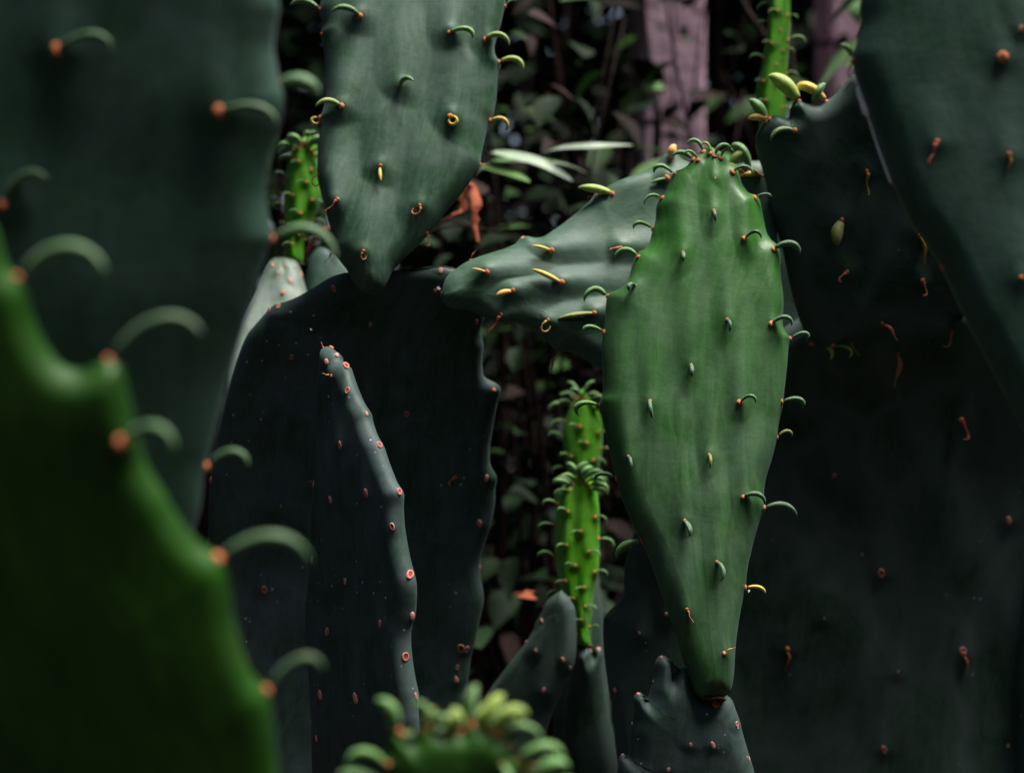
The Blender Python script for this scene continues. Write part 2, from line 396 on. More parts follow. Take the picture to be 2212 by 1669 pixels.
def thing(name, label, cat, loc, group=None):
    o = empty(name, loc); tag(o, label, cat, group); WORLD[o.name] = Vector(loc); return o

def add_areole(pad, loc, nor, kind, r):
    z = Vector(nor).normalized(); x = Vector((1, 0, 0)); x = (x - z * x.dot(z)); x = x.normalized() if x.length > 0.1 else Vector((0, 1, 0)); y = z.cross(x)
    tw = random.uniform(-0.4, 0.4); x, y = x * math.cos(tw) + y * math.sin(tw), y * math.cos(tw) - x * math.sin(tw)
    return put('areole', AREOLE[kind], loc, x, y, z, (r * random.uniform(.8, 1.1), r * random.uniform(.9, 1.25), r), pad)
def add_leaf(pad, loc, nor, head, length, kind, mat, face, roll=0.0, off=0.0):
    head = head + random.uniform(-9, 9)
    h = math.radians(head); a = Vector((math.cos(h), 0, math.sin(h))); up = Vector((0, 0, 1))
    nn = Vector(nor)
    X = (a * (1 - face) + (nn + up * (0.35 if face < 0.6 else 0.0) + a * 0.3) * face).normalized()
    if abs(head) == 90: ccw = True
    else: ccw = (head % 360) > 90 and (head % 360) < 270
    perp = Vector((-math.sin(h), 0, math.cos(h))) if ccw else Vector((math.sin(h), 0, -math.cos(h)))
    b = perp * (1 - face) + Vector((0, 0, -1)) * face + Vector((0, random.uniform(-.15, .15) + roll, 0))
    b = (b - X * b.dot(X)).normalized(); Z = X.cross(b)
    if kind in ('hook', 'hook2') and random.random() < 0.6: kind = random.choice(['hook', 'hook2', 'hook3', 'hook4', 'hook5', 'hook6'])
    nm = 'dried_leaf' if kind.startswith('dry') else 'leaf'
    return put(nm, leaf_mesh(kind, mat), Vector(loc) + Vector(nor) * 0.0004 + X * off, X, b, Z, (length * random.uniform(.86, 1.1), length * random.uniform(.72, 1.15), length * random.uniform(.72, 1.08)), pad)

def make_pad(plant, spec, origin=None, seed=[0]):
    """one cactus joint as a child of its plant, with its leaves and areoles as its own children"""
    seed[0] += 11
    pl = Plane(spec['ref'], spec['d'], spec.get('yaw', 0), spec.get('pitch', 0))
    tr = lambda q: [pl.hit(*p) for p in q]
    base, tip = spec['base'], spec['tip']
    Lp = tr([base] + spec['L'] + [tip]); Rp = tr([base] + spec['R'] + [tip])
    kw = dict(rows=spec.get('rows', 150), face=spec.get('face', 40), bulge=spec.get('bulge', 0.35), wave=spec.get('wave', 0.0016),
              teeth=spec.get('teeth', 0.022), cup=spec.get('cup', 0), bow=spec.get('bow', 0), seed=seed[0])
    V, F, UV, ax = build_pad(Lp, Rp, pl.n, spec['T'], **kw)
    bv = bvh_of(V, F)
    marks = []
    for lf in spec.get('leaves', []): marks.append((lf[0], lf[1]))
    for ar in spec.get('areoles', []): marks.append((ar[0], ar[1]))
    tub = spec.get('tub', 0.0018); su = spec.get('su', 0.0075); sv = spec.get('sv', 0.026)
    nv = V.copy(); best = np.zeros(len(V)); bdir = np.zeros_like(V)
    side = np.cross(pl.n, ax)
    upd = ax if ax[2] > -0.3 else -ax
    if spec.get('tubdir') is not None: upd = np.array(spec['tubdir'], float)
    for (x, y) in marks:
        loc, nor = surf(bv, pl, x, y); p = np.array(loc); nn = np.array(nor)
        if abs(nn @ pl.n) < 0.5: continue              # teeth on the rim are already in the outline
        dl = V - p
        same = (np.abs(dl @ nn) < 0.012)
        sd = np.cross(nn, upd); sd /= np.linalg.norm(sd)
        du = dl @ sd; dv = dl @ upd
        g = np.where(dv > 0, np.exp(-(dv / sv) ** 2), np.exp(-(dv / (sv * 0.28)) ** 2)) * np.exp(-(du / (su * (1 + 0.25 * np.clip(dv / sv, 0, 2)))) ** 2)
        k = np.exp(-(du ** 2 + dv ** 2) / 0.0042 ** 2)
        amt = np.where(same, g * tub + k * tub * 0.22, 0); up_ = amt > best
        best = np.where(up_, amt, best); bdir[up_] = nn
    V = nv + best[:, None] * bdir
    if spec.get('ribs'):
        side2 = np.cross(pl.n, ax); c0 = (Lp[0] + Lp[-1]) / 2
        s = (V - c0) @ side2
        V = V + np.outer(np.cos(s * spec['ribs']) * spec.get('ribamp', 0.0008) * np.sign((V - c0) @ pl.n), pl.n)
    bv = bvh_of(V, F)
    org = np.array(Lp[0]) if origin is None else np.array(origin)
    me = mesh_from('pad', V - org, F, True, [M[spec['mat']]])
    uvl = me.uv_layers.new(name='UVMap')
    li = np.empty(len(me.loops), int); me.loops.foreach_get('vertex_index', li)
    uvl.data.foreach_set('uv', UV[li].astype(np.float32).ravel())
    o = bpy.data.objects.new(spec.get('name', 'pad'), me); COL.objects.link(o)
    if plant is not None:
        o.parent = plant; o.matrix_basis = Matrix.Translation(Vector(org) - WORLD[plant.name])
    WORLD[o.name] = Vector(org)
    if spec.get('label'): o['label'] = spec['label']
    px = K * spec['d']
    ak = spec.get('areole', 'cushion'); asz = spec.get('ar', 5.0)
    for lf in spec.get('leaves', []):
        x, y, head, ln, kind, mat = lf[:6]; face = lf[6] if len(lf) > 6 else 0.0
        loc, nor = surf(bv, pl, x, y)
        dep = loc.y * K
        add_areole(o, loc, nor if face > 0.3 else (nor + Vector((math.cos(math.radians(head)), 0, math.sin(math.radians(head)))) * 0.7).normalized(), ak if not kind.startswith('dry') else 'cushion', asz * dep * random.uniform(.85, 1.15) * (0.72 if kind.startswith('dry') else 0.62 if face >= 0.6 else 1))
        add_leaf(o, loc, nor, head, ln * (1.17 if face < 0.6 else 1.2) * dep, kind, mat, face, off=(0.75 if face < 0.6 else 0.1) * asz * dep)
    for ar in spec.get('areoles', []):
        x, y = ar[:2]; kind = ar[2] if len(ar) > 2 else ak; s = ar[3] if len(ar) > 3 else asz
        loc, nor = surf(bv, pl, x, y)
        add_areole(o, loc, nor, kind, s * loc.y * K * random.uniform(.7, 1.05))
    if spec.get('joint'):
        jw, jt, jo = spec['joint']; a_ = Vector(ax); z = a_; y = Vector(pl.n); y = (y - z * y.dot(z)).normalized(); x = y.cross(z)
        JV, JF = lathe([(0.80, -1.0), (1.0, -0.5), (1.06, 0.0), (0.98, 0.5), (0.8, 1.0)], 22)
        JV = [(vx * (1 + 0.05 * math.sin(7 * math.atan2(vy, vx))), vy * (1 + 0.06 * math.cos(5 * math.atan2(vy, vx))), vz + 0.35 * math.sin(4 * math.atan2(vy, vx))) for vx, vy, vz in JV]
        put('joint_scar', mesh_from('joint_scar', JV, JF, True, [M['cork']]), Vector(Lp[0]) + a_ * jo, x, y, z, (jw, jt, 0.0011), o)
    return o, bv, pl, org

def stem_pad(plant, x, y, ztop, half=0.07, T=0.018, mat='skin_dark', zb=-0.02, yaw=0.0):
    """an older joint between the soil and the pads in view"""
    u = np.array([math.cos(yaw), math.sin(yaw), 0]); n = np.array([math.sin(yaw), -math.cos(yaw), 0])
    h = ztop - zb
    prof = [(0.03, 0.45), (0.12, 0.62), (0.3, 0.86), (0.55, 1.0), (0.78, 0.92), (0.92, 0.6), (0.98, 0.3)]
    P = lambda s, t: np.array([x, y, zb + h * t]) + u * half * s
    Lp = [P(0, 0)] + [P(-w, t) for t, w in prof] + [P(0, 1)]
    Rp = [P(0, 0)] + [P(w, t) for t, w in prof] + [P(0, 1)]
    V, F, UV, ax = build_pad(Lp, Rp, n, T, rows=40, face=14, wave=0.003, seed=int(abs(x) * 1000))
    org = np.array([x, y, zb])
    me = mesh_from('pad', V - org, F, True, [M[mat]])
    uvl = me.uv_layers.new(name='UVMap'); li = np.empty(len(me.loops), int); me.loops.foreach_get('vertex_index', li)
    uvl.data.foreach_set('uv', UV[li].astype(np.float32).ravel())
    o = bpy.data.objects.new('pad', me); COL.objects.link(o); o.parent = plant
    o.matrix_basis = Matrix.Translation(Vector(org) - WORLD[plant.name]); WORLD[o.name] = Vector(org)
    return o

def tube(pts, radii, seg=6):
    P = [Vector(p) for p in pts]; V = []; F = []
    for i, p in enumerate(P):
        d = (P[min(i + 1, len(P) - 1)] - P[max(i - 1, 0)]).normalized()
        x = d.orthogonal().normalized(); y = d.cross(x)
        for k in range(seg):
            a = 2 * math.pi * k / seg; V.append(p + (x * math.cos(a) + y * math.sin(a)) * radii[i])
    for i in range(len(P) - 1):
        for k in range(seg):
            a0 = i * seg + k; b0 = i * seg + (k + 1) % seg
            F.append((a0, b0, b0 + seg, a0 + seg))
    F.append(tuple(range(seg))[::-1]); F.append(tuple((len(P) - 1) * seg + k for k in range(seg)))
    return V, F
#@@SETTING
# ------------------------------------------------------------------ ground
g = 40
gv = [(x, y, 0) for y in np.linspace(-20, 25, g + 1) for x in np.linspace(-22, 22, g + 1)]
gv = [(x, y, 0.03 * math.sin(x * 1.7) * math.cos(y * 1.3) - 0.01) for x, y, z in gv]
gf = [(j * (g + 1) + i, j * (g + 1) + i + 1, (j + 1) * (g + 1) + i + 1, (j + 1) * (g + 1) + i) for j in range(g) for i in range(g)]
go = bpy.data.objects.new('ground', mesh_from('ground', gv, gf, True, [M['soil']])); COL.objects.link(go)
tag(go, 'dark bare soil under the cactus clump', 'soil', kind='structure')

# ------------------------------------------------------------------ painted posts behind the shrubs
def post(label, px, d, width, h, rot):
    p = at(px, HH / 2, d); w = width / 2; b = 0.006
    prof = [(-w + b, -w), (w - b, -w), (w, -w + b), (w, w - b), (w - b, w), (-w + b, w), (-w, w - b), (-w, -w + b)]
    V = []; F = []
    hs = [-0.05, 0.0] + list(np.linspace(0.15, h, 14))
    for z in hs:
        for (x, y) in prof:
            j = 0.0015 * math.sin(z * 9 + x * 40); V.append((x + j, y - j, z))
    n = len(prof)
    for i in range(len(hs) - 1):
        for k in range(n): F.append((i * n + k, i * n + (k + 1) % n, (i + 1) * n + (k + 1) % n, (i + 1) * n + k))
    F.append(tuple((len(hs) - 1) * n + k for k in range(n)))
    t = thing('garden_post', label, 'post', (p[0], p[1], 0), 'painted posts behind the shrubs')
    t.rotation_euler.z = rot
    s = bpy.data.objects.new('shaft', mesh_from('post_shaft', V, F, False, [M['post']])); COL.objects.link(s); s.parent = t
    cv, cf = lathe([(w * 1.5, 0), (w * 1.55, 0.02), (w * 1.5, 0.045), (w * 0.4, 0.10)], 4)
    c = bpy.data.objects.new('cap', mesh_from('post_cap', cv, cf, False, [M['post']])); COL.objects.link(c); c.parent = t; c.location.z = h + 0.002; c.rotation_euler.z = math.pi / 4
    bv_, bf_ = lathe([(w * 1.6, 0), (w * 1.6, 0.10), (w * 1.45, 0.13)], 4)
    bo = bpy.data.objects.new('plinth', mesh_from('post_plinth', bv_, bf_, False, [M['post']])); COL.objects.link(bo); bo.parent = t; bo.rotation_euler.z = math.pi / 4
    return t
post('thick mauve painted post behind the leaves above the central cactus pad', 1440, 2.7, 0.090, 2.3, math.radians(9))
post('mauve painted post glimpsed between the young green shoot and the right pad', 1815, 3.0, 0.06, 2.3, math.radians(20))

# ------------------------------------------------------------------ shrubs of the background
def ovate(fold=0.25, w=0.30, droop=0.25, n=6, heart=False):
    """unit leaf along +x, folded on its midrib"""
    V = []; F = []
    for i in range(n + 1):
        s = i / n
        ww = w * (math.sin(math.pi * min(1, s * 0.97 + 0.03)) ** 0.75) * (1.25 - 0.65 * s) if not heart else w * 1.35 * (1 - s) ** 0.7 * min(1, 0.55 + 3 * s)
        if i == n: ww = 0.004
        z = -droop * s * s
        V += [(s, -ww, z + fold * ww), (s, 0, z), (s, ww, z + fold * ww)]
    for i in range(n):
        a = i * 3
        F += [(a, a + 1, a + 4, a + 3), (a + 1, a + 2, a + 5, a + 4)]
    return V, F
BUSH = {}
def bush_mesh(mat, k):
    if (mat, k) not in BUSH:
        p = [dict(), dict(fold=0.5, w=0.24, droop=0.45), dict(fold=0.15, w=0.36, droop=0.1), dict(heart=True, w=0.33, droop=0.3)][k]
        V, F = ovate(**p); BUSH[(mat, k)] = mesh_from('bush_leaf', V, F, True, [M[mat]])
    return BUSH[(mat, k)]
def in_view(p, m=140):
    if p[1] < 0.3: return False
    x = p[0] / p[1] / K + W / 2; y = -(p[2] - H) / p[1] / K + HH / 2
    return -m < x < W + m and -m < y < HH + m

def shrub(label, x, y, h, spread, nstem, per, size, mats, seed, kinds=(0, 1, 2), lean=(0, 0), lo=0.12, cat='shrub'):
    r = random.Random(seed)
    t = thing('leafy_shrub', label, cat, (x, y, 0), 'shrubs behind the cactus')
    o0 = Vector((x, y, 0)); loose = []
    for s in range(nstem):
        a = r.uniform(0, 6.28); d = Vector((math.cos(a) * spread * r.uniform(.3, 1) + lean[0], math.sin(a) * spread * 0.6 * r.uniform(.3, 1) + lean[1], h * r.uniform(.7, 1.08)))
        pts = []
        n = 9
        for i in range(n):
            u = i / (n - 1)
            pts.append(o0 + Vector((d.x * u ** 1.5 + 0.03 * math.sin(4 * u + s), d.y * u ** 1.5, d.z * u - 0.02)))
        V, F = tube([p - o0 for p in pts], [0.0042 * (1 - 0.75 * i / (n - 1)) for i in range(n)], 6)
        so = bpy.data.objects.new('stem', mesh_from('shrub_stem', V, F, True, [M['bark']])); COL.objects.link(so); so.parent = t
        for j in range(per):
            u = lo + (1 - lo) * (j + r.random()) / per
            k = min(n - 2, int(u * (n - 1))); f = u * (n - 1) - k
            p = pts[k].lerp(pts[k + 1], f)
            aa = r.uniform(0, 6.28); tw = r.uniform(0.02, 0.16)
            p = p + Vector((math.cos(aa) * tw, math.sin(aa) * tw, r.uniform(-.02, .06)))
            X = Vector((math.cos(aa), math.sin(aa), r.uniform(-0.7, 0.35))).normalized()
            Z = Vector((r.uniform(-.5, .5), r.uniform(-.7, .3), 1)).normalized(); Y = Z.cross(X).normalized(); Z = X.cross(Y)
            me = bush_mesh(r.choice(mats), r.choice(kinds)); sc = size * r.uniform(.65, 1.25)
            if in_view(p): put('leaf', me, p, X, Y, Z, sc, t)
            else: loose.append((p - o0, X, Y, Z, sc))
    if loose:
        V0, F0 = ovate(n=3); V = []; F = []
        for p, X, Y, Z, sc in loose:
            b = len(V); V += [p + (X * v[0] + Y * v[1] + Z * v[2]) * sc for v in V0]; F += [tuple(b + q for q in f) for f in F0]
        lo_ = bpy.data.objects.new('foliage', mesh_from('shrub_foliage', V, F, True, [M[mats[0]]])); COL.objects.link(lo_); lo_.parent = t; lo_['kind'] = 'stuff'
    return t
D, B_, LT = 'bush_shaded', 'bush', 'bush_lit'
def wx(px, d): return (px - W / 2) * K * d
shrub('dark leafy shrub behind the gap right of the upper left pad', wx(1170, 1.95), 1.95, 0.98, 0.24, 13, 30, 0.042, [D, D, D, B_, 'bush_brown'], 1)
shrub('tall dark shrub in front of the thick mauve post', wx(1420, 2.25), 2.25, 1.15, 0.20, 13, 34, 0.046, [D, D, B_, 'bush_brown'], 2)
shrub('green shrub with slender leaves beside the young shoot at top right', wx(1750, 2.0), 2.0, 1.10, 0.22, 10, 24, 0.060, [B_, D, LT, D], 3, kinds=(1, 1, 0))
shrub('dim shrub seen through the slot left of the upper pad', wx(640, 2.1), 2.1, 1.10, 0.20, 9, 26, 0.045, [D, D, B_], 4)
shrub('low dark heart-leaved creeper between the two big dark pads', wx(1160, 1.9), 1.9, 0.56, 0.15, 9, 9, 0.042, [D], 5, kinds=(3, 3, 0), lo=0.2, cat='creeper')  # shade between the pads is painted into these leaves
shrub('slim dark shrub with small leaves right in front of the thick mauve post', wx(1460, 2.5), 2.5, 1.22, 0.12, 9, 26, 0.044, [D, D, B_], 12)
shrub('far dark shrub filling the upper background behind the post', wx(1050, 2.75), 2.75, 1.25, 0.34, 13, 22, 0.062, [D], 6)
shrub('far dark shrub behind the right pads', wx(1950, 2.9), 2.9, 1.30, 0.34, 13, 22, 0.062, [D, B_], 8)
#@@HEDGES
def hedge(label, x0, x1, y0, y1, z0, z1, n, size, mat, seed):
    r = np.random.default_rng(seed)
    V0, F0 = ovate(n=3); V0 = np.array(V0)
    c = r.random((n, 3)) * [x1 - x0, y1 - y0, 1] + [x0, y0, 0]
    top = z1 * (0.88 + 0.12 * np.sin(c[:, 0] * 3.1 + seed) * np.cos(c[:, 1] * 2.3))
    c[:, 2] = z0 + (top - z0) * r.random(n)
    A = r.normal(size=(n, 3)); A /= np.linalg.norm(A, axis=1)[:, None]
    U = np.array([0.0, 0, 1]) + r.normal(size=(n, 3)) * 0.6
    Y = np.cross(U, A); Y /= np.linalg.norm(Y, axis=1)[:, None]; Z = np.cross(A, Y)
    s = size * (0.6 + 0.8 * r.random(n))[:, None]
    V = (c[:, None] + (V0[None, :, :1] * A[:, None] + V0[None, :, 1:2] * Y[:, None] + V0[None, :, 2:] * Z[:, None]) * s[:, None]).reshape(-1, 3)
    F = (np.array(F0)[None] + (np.arange(n) * len(V0))[:, None, None]).reshape(-1, 4)
    org = np.array([(x0 + x1) / 2, (y0 + y1) / 2, 0])
    t = thing('hedge', label, 'hedge', tuple(org), 'hedges round the cactus bed')
    fo = bpy.data.objects.new('foliage', mesh_from('hedge_foliage', V - org, F.tolist(), True, [M[mat]])); COL.objects.link(fo); fo.parent = t; fo['kind'] = 'stuff'
    for k in range(max(3, int((x1 - x0 + y1 - y0) / 0.8))):
        x = r.uniform(x0 + .1, x1 - .1); y = r.uniform(y0 + .1, y1 - .1)
        tv, tf = tube([(x - org[0], y - org[1], -0.03), (x - org[0] + .05, y - org[1], z1 * .4), (x - org[0] - .03, y - org[1] + .04, z1 * .8)], [0.025, 0.018, 0.008], 7)
        so = bpy.data.objects.new('trunk', mesh_from('hedge_trunk', tv, tf, True, [M['bark']])); COL.objects.link(so); so.parent = t
    return t
hedge('dense dark hedge closing the view behind the posts', -2.6, 2.6, 3.4, 4.3, 0.02, 3.0, 45000, 0.085, 'bush_shaded', 31)
hedge('unseen hedge added to block low sky along the left side of the cactus bed', -2.6, -1.7, -2.5, 3.4, 0.02, 3.0, 26000, 0.09, 'bush_shaded', 32)  # side hedges stand out of view, added to cut light from the low sky
hedge('unseen hedge added to block low sky along the right side of the cactus bed', 1.7, 2.6, -2.5, 3.4, 0.02, 3.0, 26000, 0.09, 'bush_shaded', 33)
hedge('unseen hedge added behind the camera to block low sky', -2.6, 2.6, -2.9, -2.1, 0.02, 3.0, 26000, 0.09, 'bush_shaded', 34)  # out of view too, added to cut sky light from the front
def shade_tree(label, x, y, rx, ry, z0, z1, n, seed):  # trees out of view, added to darken the undergrowth from above
    r = np.random.default_rng(seed); t = thing('shade_tree', label, 'tree', (x, y, 0), 'unseen trees added to shade the undergrowth')
    V0, F0 = ovate(n=3); V0 = np.array(V0)
    q = r.normal(size=(n, 3)); q /= np.linalg.norm(q, axis=1)[:, None]; q *= r.random((n, 1)) ** (1 / 2.2)
    lob = 0.8 + 0.3 * np.sin(q[:, 0] * 5 + seed) * np.cos(q[:, 1] * 4)
    c = q * np.stack([rx * lob, ry * lob, np.full(n, (z1 - z0) / 2)], 1) + [0, 0, (z0 + z1) / 2]
    A_ = r.normal(size=(n, 3)); A_ /= np.linalg.norm(A_, axis=1)[:, None]
    U = np.array([0.0, 0, 1]) + r.normal(size=(n, 3)) * 0.5
    Y = np.cross(U, A_); Y /= np.linalg.norm(Y, axis=1)[:, None]; Z = np.cross(A_, Y)
    s = 0.10 * (0.6 + 0.8 * r.random(n))[:, None]
    V = (c[:, None] + (V0[None, :, :1] * A_[:, None] + V0[None, :, 1:2] * Y[:, None] + V0[None, :, 2:] * Z[:, None]) * s[:, None]).reshape(-1, 3)
    F = (np.array(F0)[None] + (np.arange(n) * len(V0))[:, None, None]).reshape(-1, 4)
    co = bpy.data.objects.new('crown', mesh_from('tree_crown', V, F.tolist(), True, [M['bush']])); COL.objects.link(co); co.parent = t; co['kind'] = 'stuff'
    tv, tf = tube([(0, 0, -0.05), (0.04, 0.02, z0 * .5), (-0.03, 0.03, z0), (0.02, 0, (z0 + z1) / 2)], [0.07, 0.055, 0.045, 0.02], 10)
    to = bpy.data.objects.new('trunk', mesh_from('tree_trunk', tv, tf, True, [M['bark']])); COL.objects.link(to); to.parent = t
    for k in range(5):
        a = k * 1.3 + seed; tv, tf = tube([(0, 0, z0 * .9), (math.cos(a) * rx * .35, math.sin(a) * ry * .35, z0 * 1.15), (math.cos(a) * rx * .7, math.sin(a) * ry * .7, z0 * 1.3)], [0.035, 0.022, 0.008], 7)
        lo = bpy.data.objects.new('limb', mesh_from('tree_limb', tv, tf, True, [M['bark']])); COL.objects.link(lo); lo.parent = t
    return t
shade_tree('added unseen tree whose crown shades the undergrowth behind the left pads', -1.25, 2.9, 1.25, 1.2, 1.45, 2.5, 9000, 51)
shade_tree('added unseen tree whose crown shades the undergrowth behind the right pads', 1.85, 3.1, 1.40, 1.35, 1.5, 2.6, 10000, 52)
shade_tree('added unseen tree with a crown shading the middle of the undergrowth left of the thick post', -0.40, 2.36, 0.72, 0.80, 1.40, 2.2, 8500, 53)
#@@CACTI
# ------------------------------------------------------------------ the cacti
GRP = 'prickly pear plants of the clump'
def plant(label, px, d, name='prickly_pear'):
    return thing(name, label, 'cactus', (wx(px, d), d, 0), GRP)
G, DG, LI, YE, AM, OL, DR, DB = 'leaf_green', 'leaf_deep', 'leaf_lime', 'leaf_yellow', 'leaf_amber', 'leaf_olive', 'dried', 'dried_brown'

# --- the big dark pad, with the upper left pad and the side pad growing from its top edge
A = plant('cactus with a broad dark pad carrying two bluish young pads on its top edge', 780, 1.22)
make_pad(A, dict(ref=(760, 800), d=1.215, yaw=4, pitch=-5, bow=-0.040, T=0.0085, mat='skin_dark', rows=210, face=70, tub=0.0010, sv=0.016, su=0.007, wave=0.0030,
    base=(790, 1950), tip=(860, 583),
    L=[(640, 1900), (520, 1720), (478, 1550), (455, 1400), (440, 1250), (440, 1100), (452, 1000), (472, 900), (500, 800), (525, 735), (549, 703), (576, 674), (590, 663), (604, 660), (622, 653), (655, 635), (689, 614), (716, 598), (747, 589), (800, 585)],
    R=[(900, 1860), (965, 1740), (992, 1650), (1008, 1560), (1017, 1495), (1025, 1441), (1034, 1406), (1044, 1365), (1053, 1318), (1046, 1270), (1046, 1232), (1058, 1188), (1068, 1157), (1077, 1108), (1078, 1075), (1081, 1046), (1072, 1030), (1065, 1012), (1065, 980), (1072, 929), (1082, 874), (1087, 850), (1080, 838), (1062, 829), (1050, 821), (1046, 800), (1046, 775), (1048, 748), (1044, 732), (1043, 706), (1050, 683), (1045, 650), (1022, 606), (985, 581), (938, 577), (894, 581)],
    areole='ring', ar=6.5,
    areoles=[(580, 670, 'ring', 7), (601, 661, 'flat', 7), (721, 623, 'ring', 7), (952, 584, 'flat', 6), (630, 771), (878, 894), (571, 1273), (996, 1400, 'ring', 9), (1009, 1402, 'ring', 5), (988, 1441, 'ring', 6),
        (1037, 1225, 'ring', 5), (1067, 1158, 'flat', 6), (1012, 1477, 'flat', 5), (1044, 706, 'flat', 6), (1080, 1045, 'flat', 5), (1086, 850, 'cushion', 7), (607, 1093, 'flat', 4), (940, 628, 'cushion', 5), (955, 634, 'cushion', 5), (800, 700, 'flat', 4), (455, 1037, 'ring', 6)],
    leaves=[(983, 1031, 200, 24, 'dry2', DR, 0.5), (679, 1040, 250, 34, 'dry1', AM, 0.4)]))
stem_pad(A, wx(790, 1.24), 1.245, 0.305, 0.085, 0.022)

make_pad(A, dict(ref=(800, 620), d=1.19, yaw=6, pitch=15, T=0.0095, mat='skin_blue', rows=190, face=60, tub=0.0048, sv=0.040, su=0.0105, wave=0.0042, bow=-0.004, name='pad', label='bluish green upper left pad narrowing to its base',
    base=(805, 634), tip=(890, -280),
    L=[(778, 624), (760, 605), (750, 582), (738, 566), (727, 552), (719, 540), (717, 506), (707, 454), (695, 413), (687, 381), (687, 330), (690, 285), (692, 267), (689, 255), (697, 239), (703, 205), (702, 137), (698, 90), (692, 74), (697, 52), (690, 22), (694, -5), (702, -70), (735, -170), (805, -250)],
    R=[(826, 622), (838, 603), (846, 586), (858, 569), (884, 543), (912, 517), (930, 496), (957, 461), (990, 424), (1024, 379), (1038, 357), (1040, 334), (1048, 297), (1058, 262), (1066, 246), (1074, 202), (1077, 154), (1082, 134), (1070, 119), (1064, 100), (1072, 75), (1083, 38), (1091, 0), (1092, -70), (1062, -165), (985, -250)],
    ar=5.4,
    leaves=[(690, 20, 150, 62, 'arc', G), (777, 34, 155, 54, 'arc', G, .3), (693, 72, 80, 22, 'dry3', DR), (970, 70, 25, 62, 'hook', G), (1048, 85, 25, 58, 'hook', LI), (1080, 133, 15, 52, 'hook', LI),
        (864, 184, 60, 52, 'arc', G, .6), (737, 229, 158, 52, 'arc', LI, .2), (689, 254, 175, 42, 'curl', YE), (973, 251, 0, 46, 'curl', YE), (1058, 260, 20, 46, 'hook2', YE), (1038, 356, 20, 14, 'dry1', AM),
        (821, 360, 262, 26, 'straight', YE, .3), (684, 378, 200, 34, 'dry3', DR), (729, 431, 220, 32, 'dry1', DR, .2), (907, 444, 275, 34, 'dry3', DR, .2), (922, 504, 300, 26, 'dry2', DR), (721, 543, 215, 26, 'dry1', DR), (785, 543, 230, 26, 'dry3', DR, .2), (1092, 14, 60, 22, 'arc', G)]))

make_pad(A, dict(ref=(960, 640), d=1.195, yaw=9, pitch=19, T=0.0095, mat='skin_blue', rows=190, face=60, tub=0.0045, sv=0.036, su=0.0085, wave=0.0040, tubdir=(1, 0.05, 0.12), label='bluish green side pad spreading right behind the central pad',
    base=(955, 640), tip=(1680, 560),
    L=[(957, 622), (960, 608), (969, 592), (984, 580), (1010, 563), (1049, 549), (1086, 538), (1111, 528), (1124, 515), (1136, 511), (1153, 515), (1171, 513), (1194, 499), (1223, 478), (1256, 452), (1275, 437), (1288, 424), (1300, 430), (1316, 421), (1330, 408), (1365, 388), (1428, 359), (1446, 347), (1459, 345), (1481, 363), (1520, 374), (1560, 368), (1590, 373), (1618, 367), (1645, 364), (1662, 385), (1674, 450)],
    R=[(958, 650), (966, 658), (980, 663), (1016, 667), (1049, 679), (1078, 687), (1115, 690), (1140, 704), (1161, 718), (1184, 735), (1196, 750), (1207, 760), (1228, 758), (1252, 768), (1275, 780), (1300, 795), (1390, 826), (1510, 832), (1600, 790), (1650, 740), (1674, 655)],
    ar=5.5,
    leaves=[(1191, 541, 172, 36, 'straight', YE, .15), (1052, 588, 172, 26, 'straight', AM, .15), (1212, 610, 153, 54, 'straight', YE, .1), (1107, 628, 185, 30, 'fat', AM, .15), (1283, 676, 178, 60, 'straight', OL, .1), (1184, 691, 215, 44, 'dry3', YE),
        (1340, 535, 190, 26, 'dry2', DR, .3), (1082, 680, 228, 42, 'dry1', DR), (1208, 760, 245, 46, 'dry4', DR), (1016, 558, 65, 20, 'dry4', DR), (1288, 424, 170, 18, 'dry2', DR), (1322, 418, 160, 64, 'straight', LI), (1448, 347, 88, 27, 'bud', AM),
        (1577, 368, 80, 54, 'fathook', LI), (1618, 366, 100, 58, 'fathook', G), (1603, 371, 155, 42, 'fat', LI), (1603, 379, 20, 24, 'fat', YE), (1620, 370, 350, 56, 'dry1', DB), (1440, 385, 190, 30, 'straight', G, .1), (1310, 826, 215, 24, 'dry1', DB)],
    areoles=[(1128, 513, 'flat', 5), (1289, 425, 'flat', 5)]))

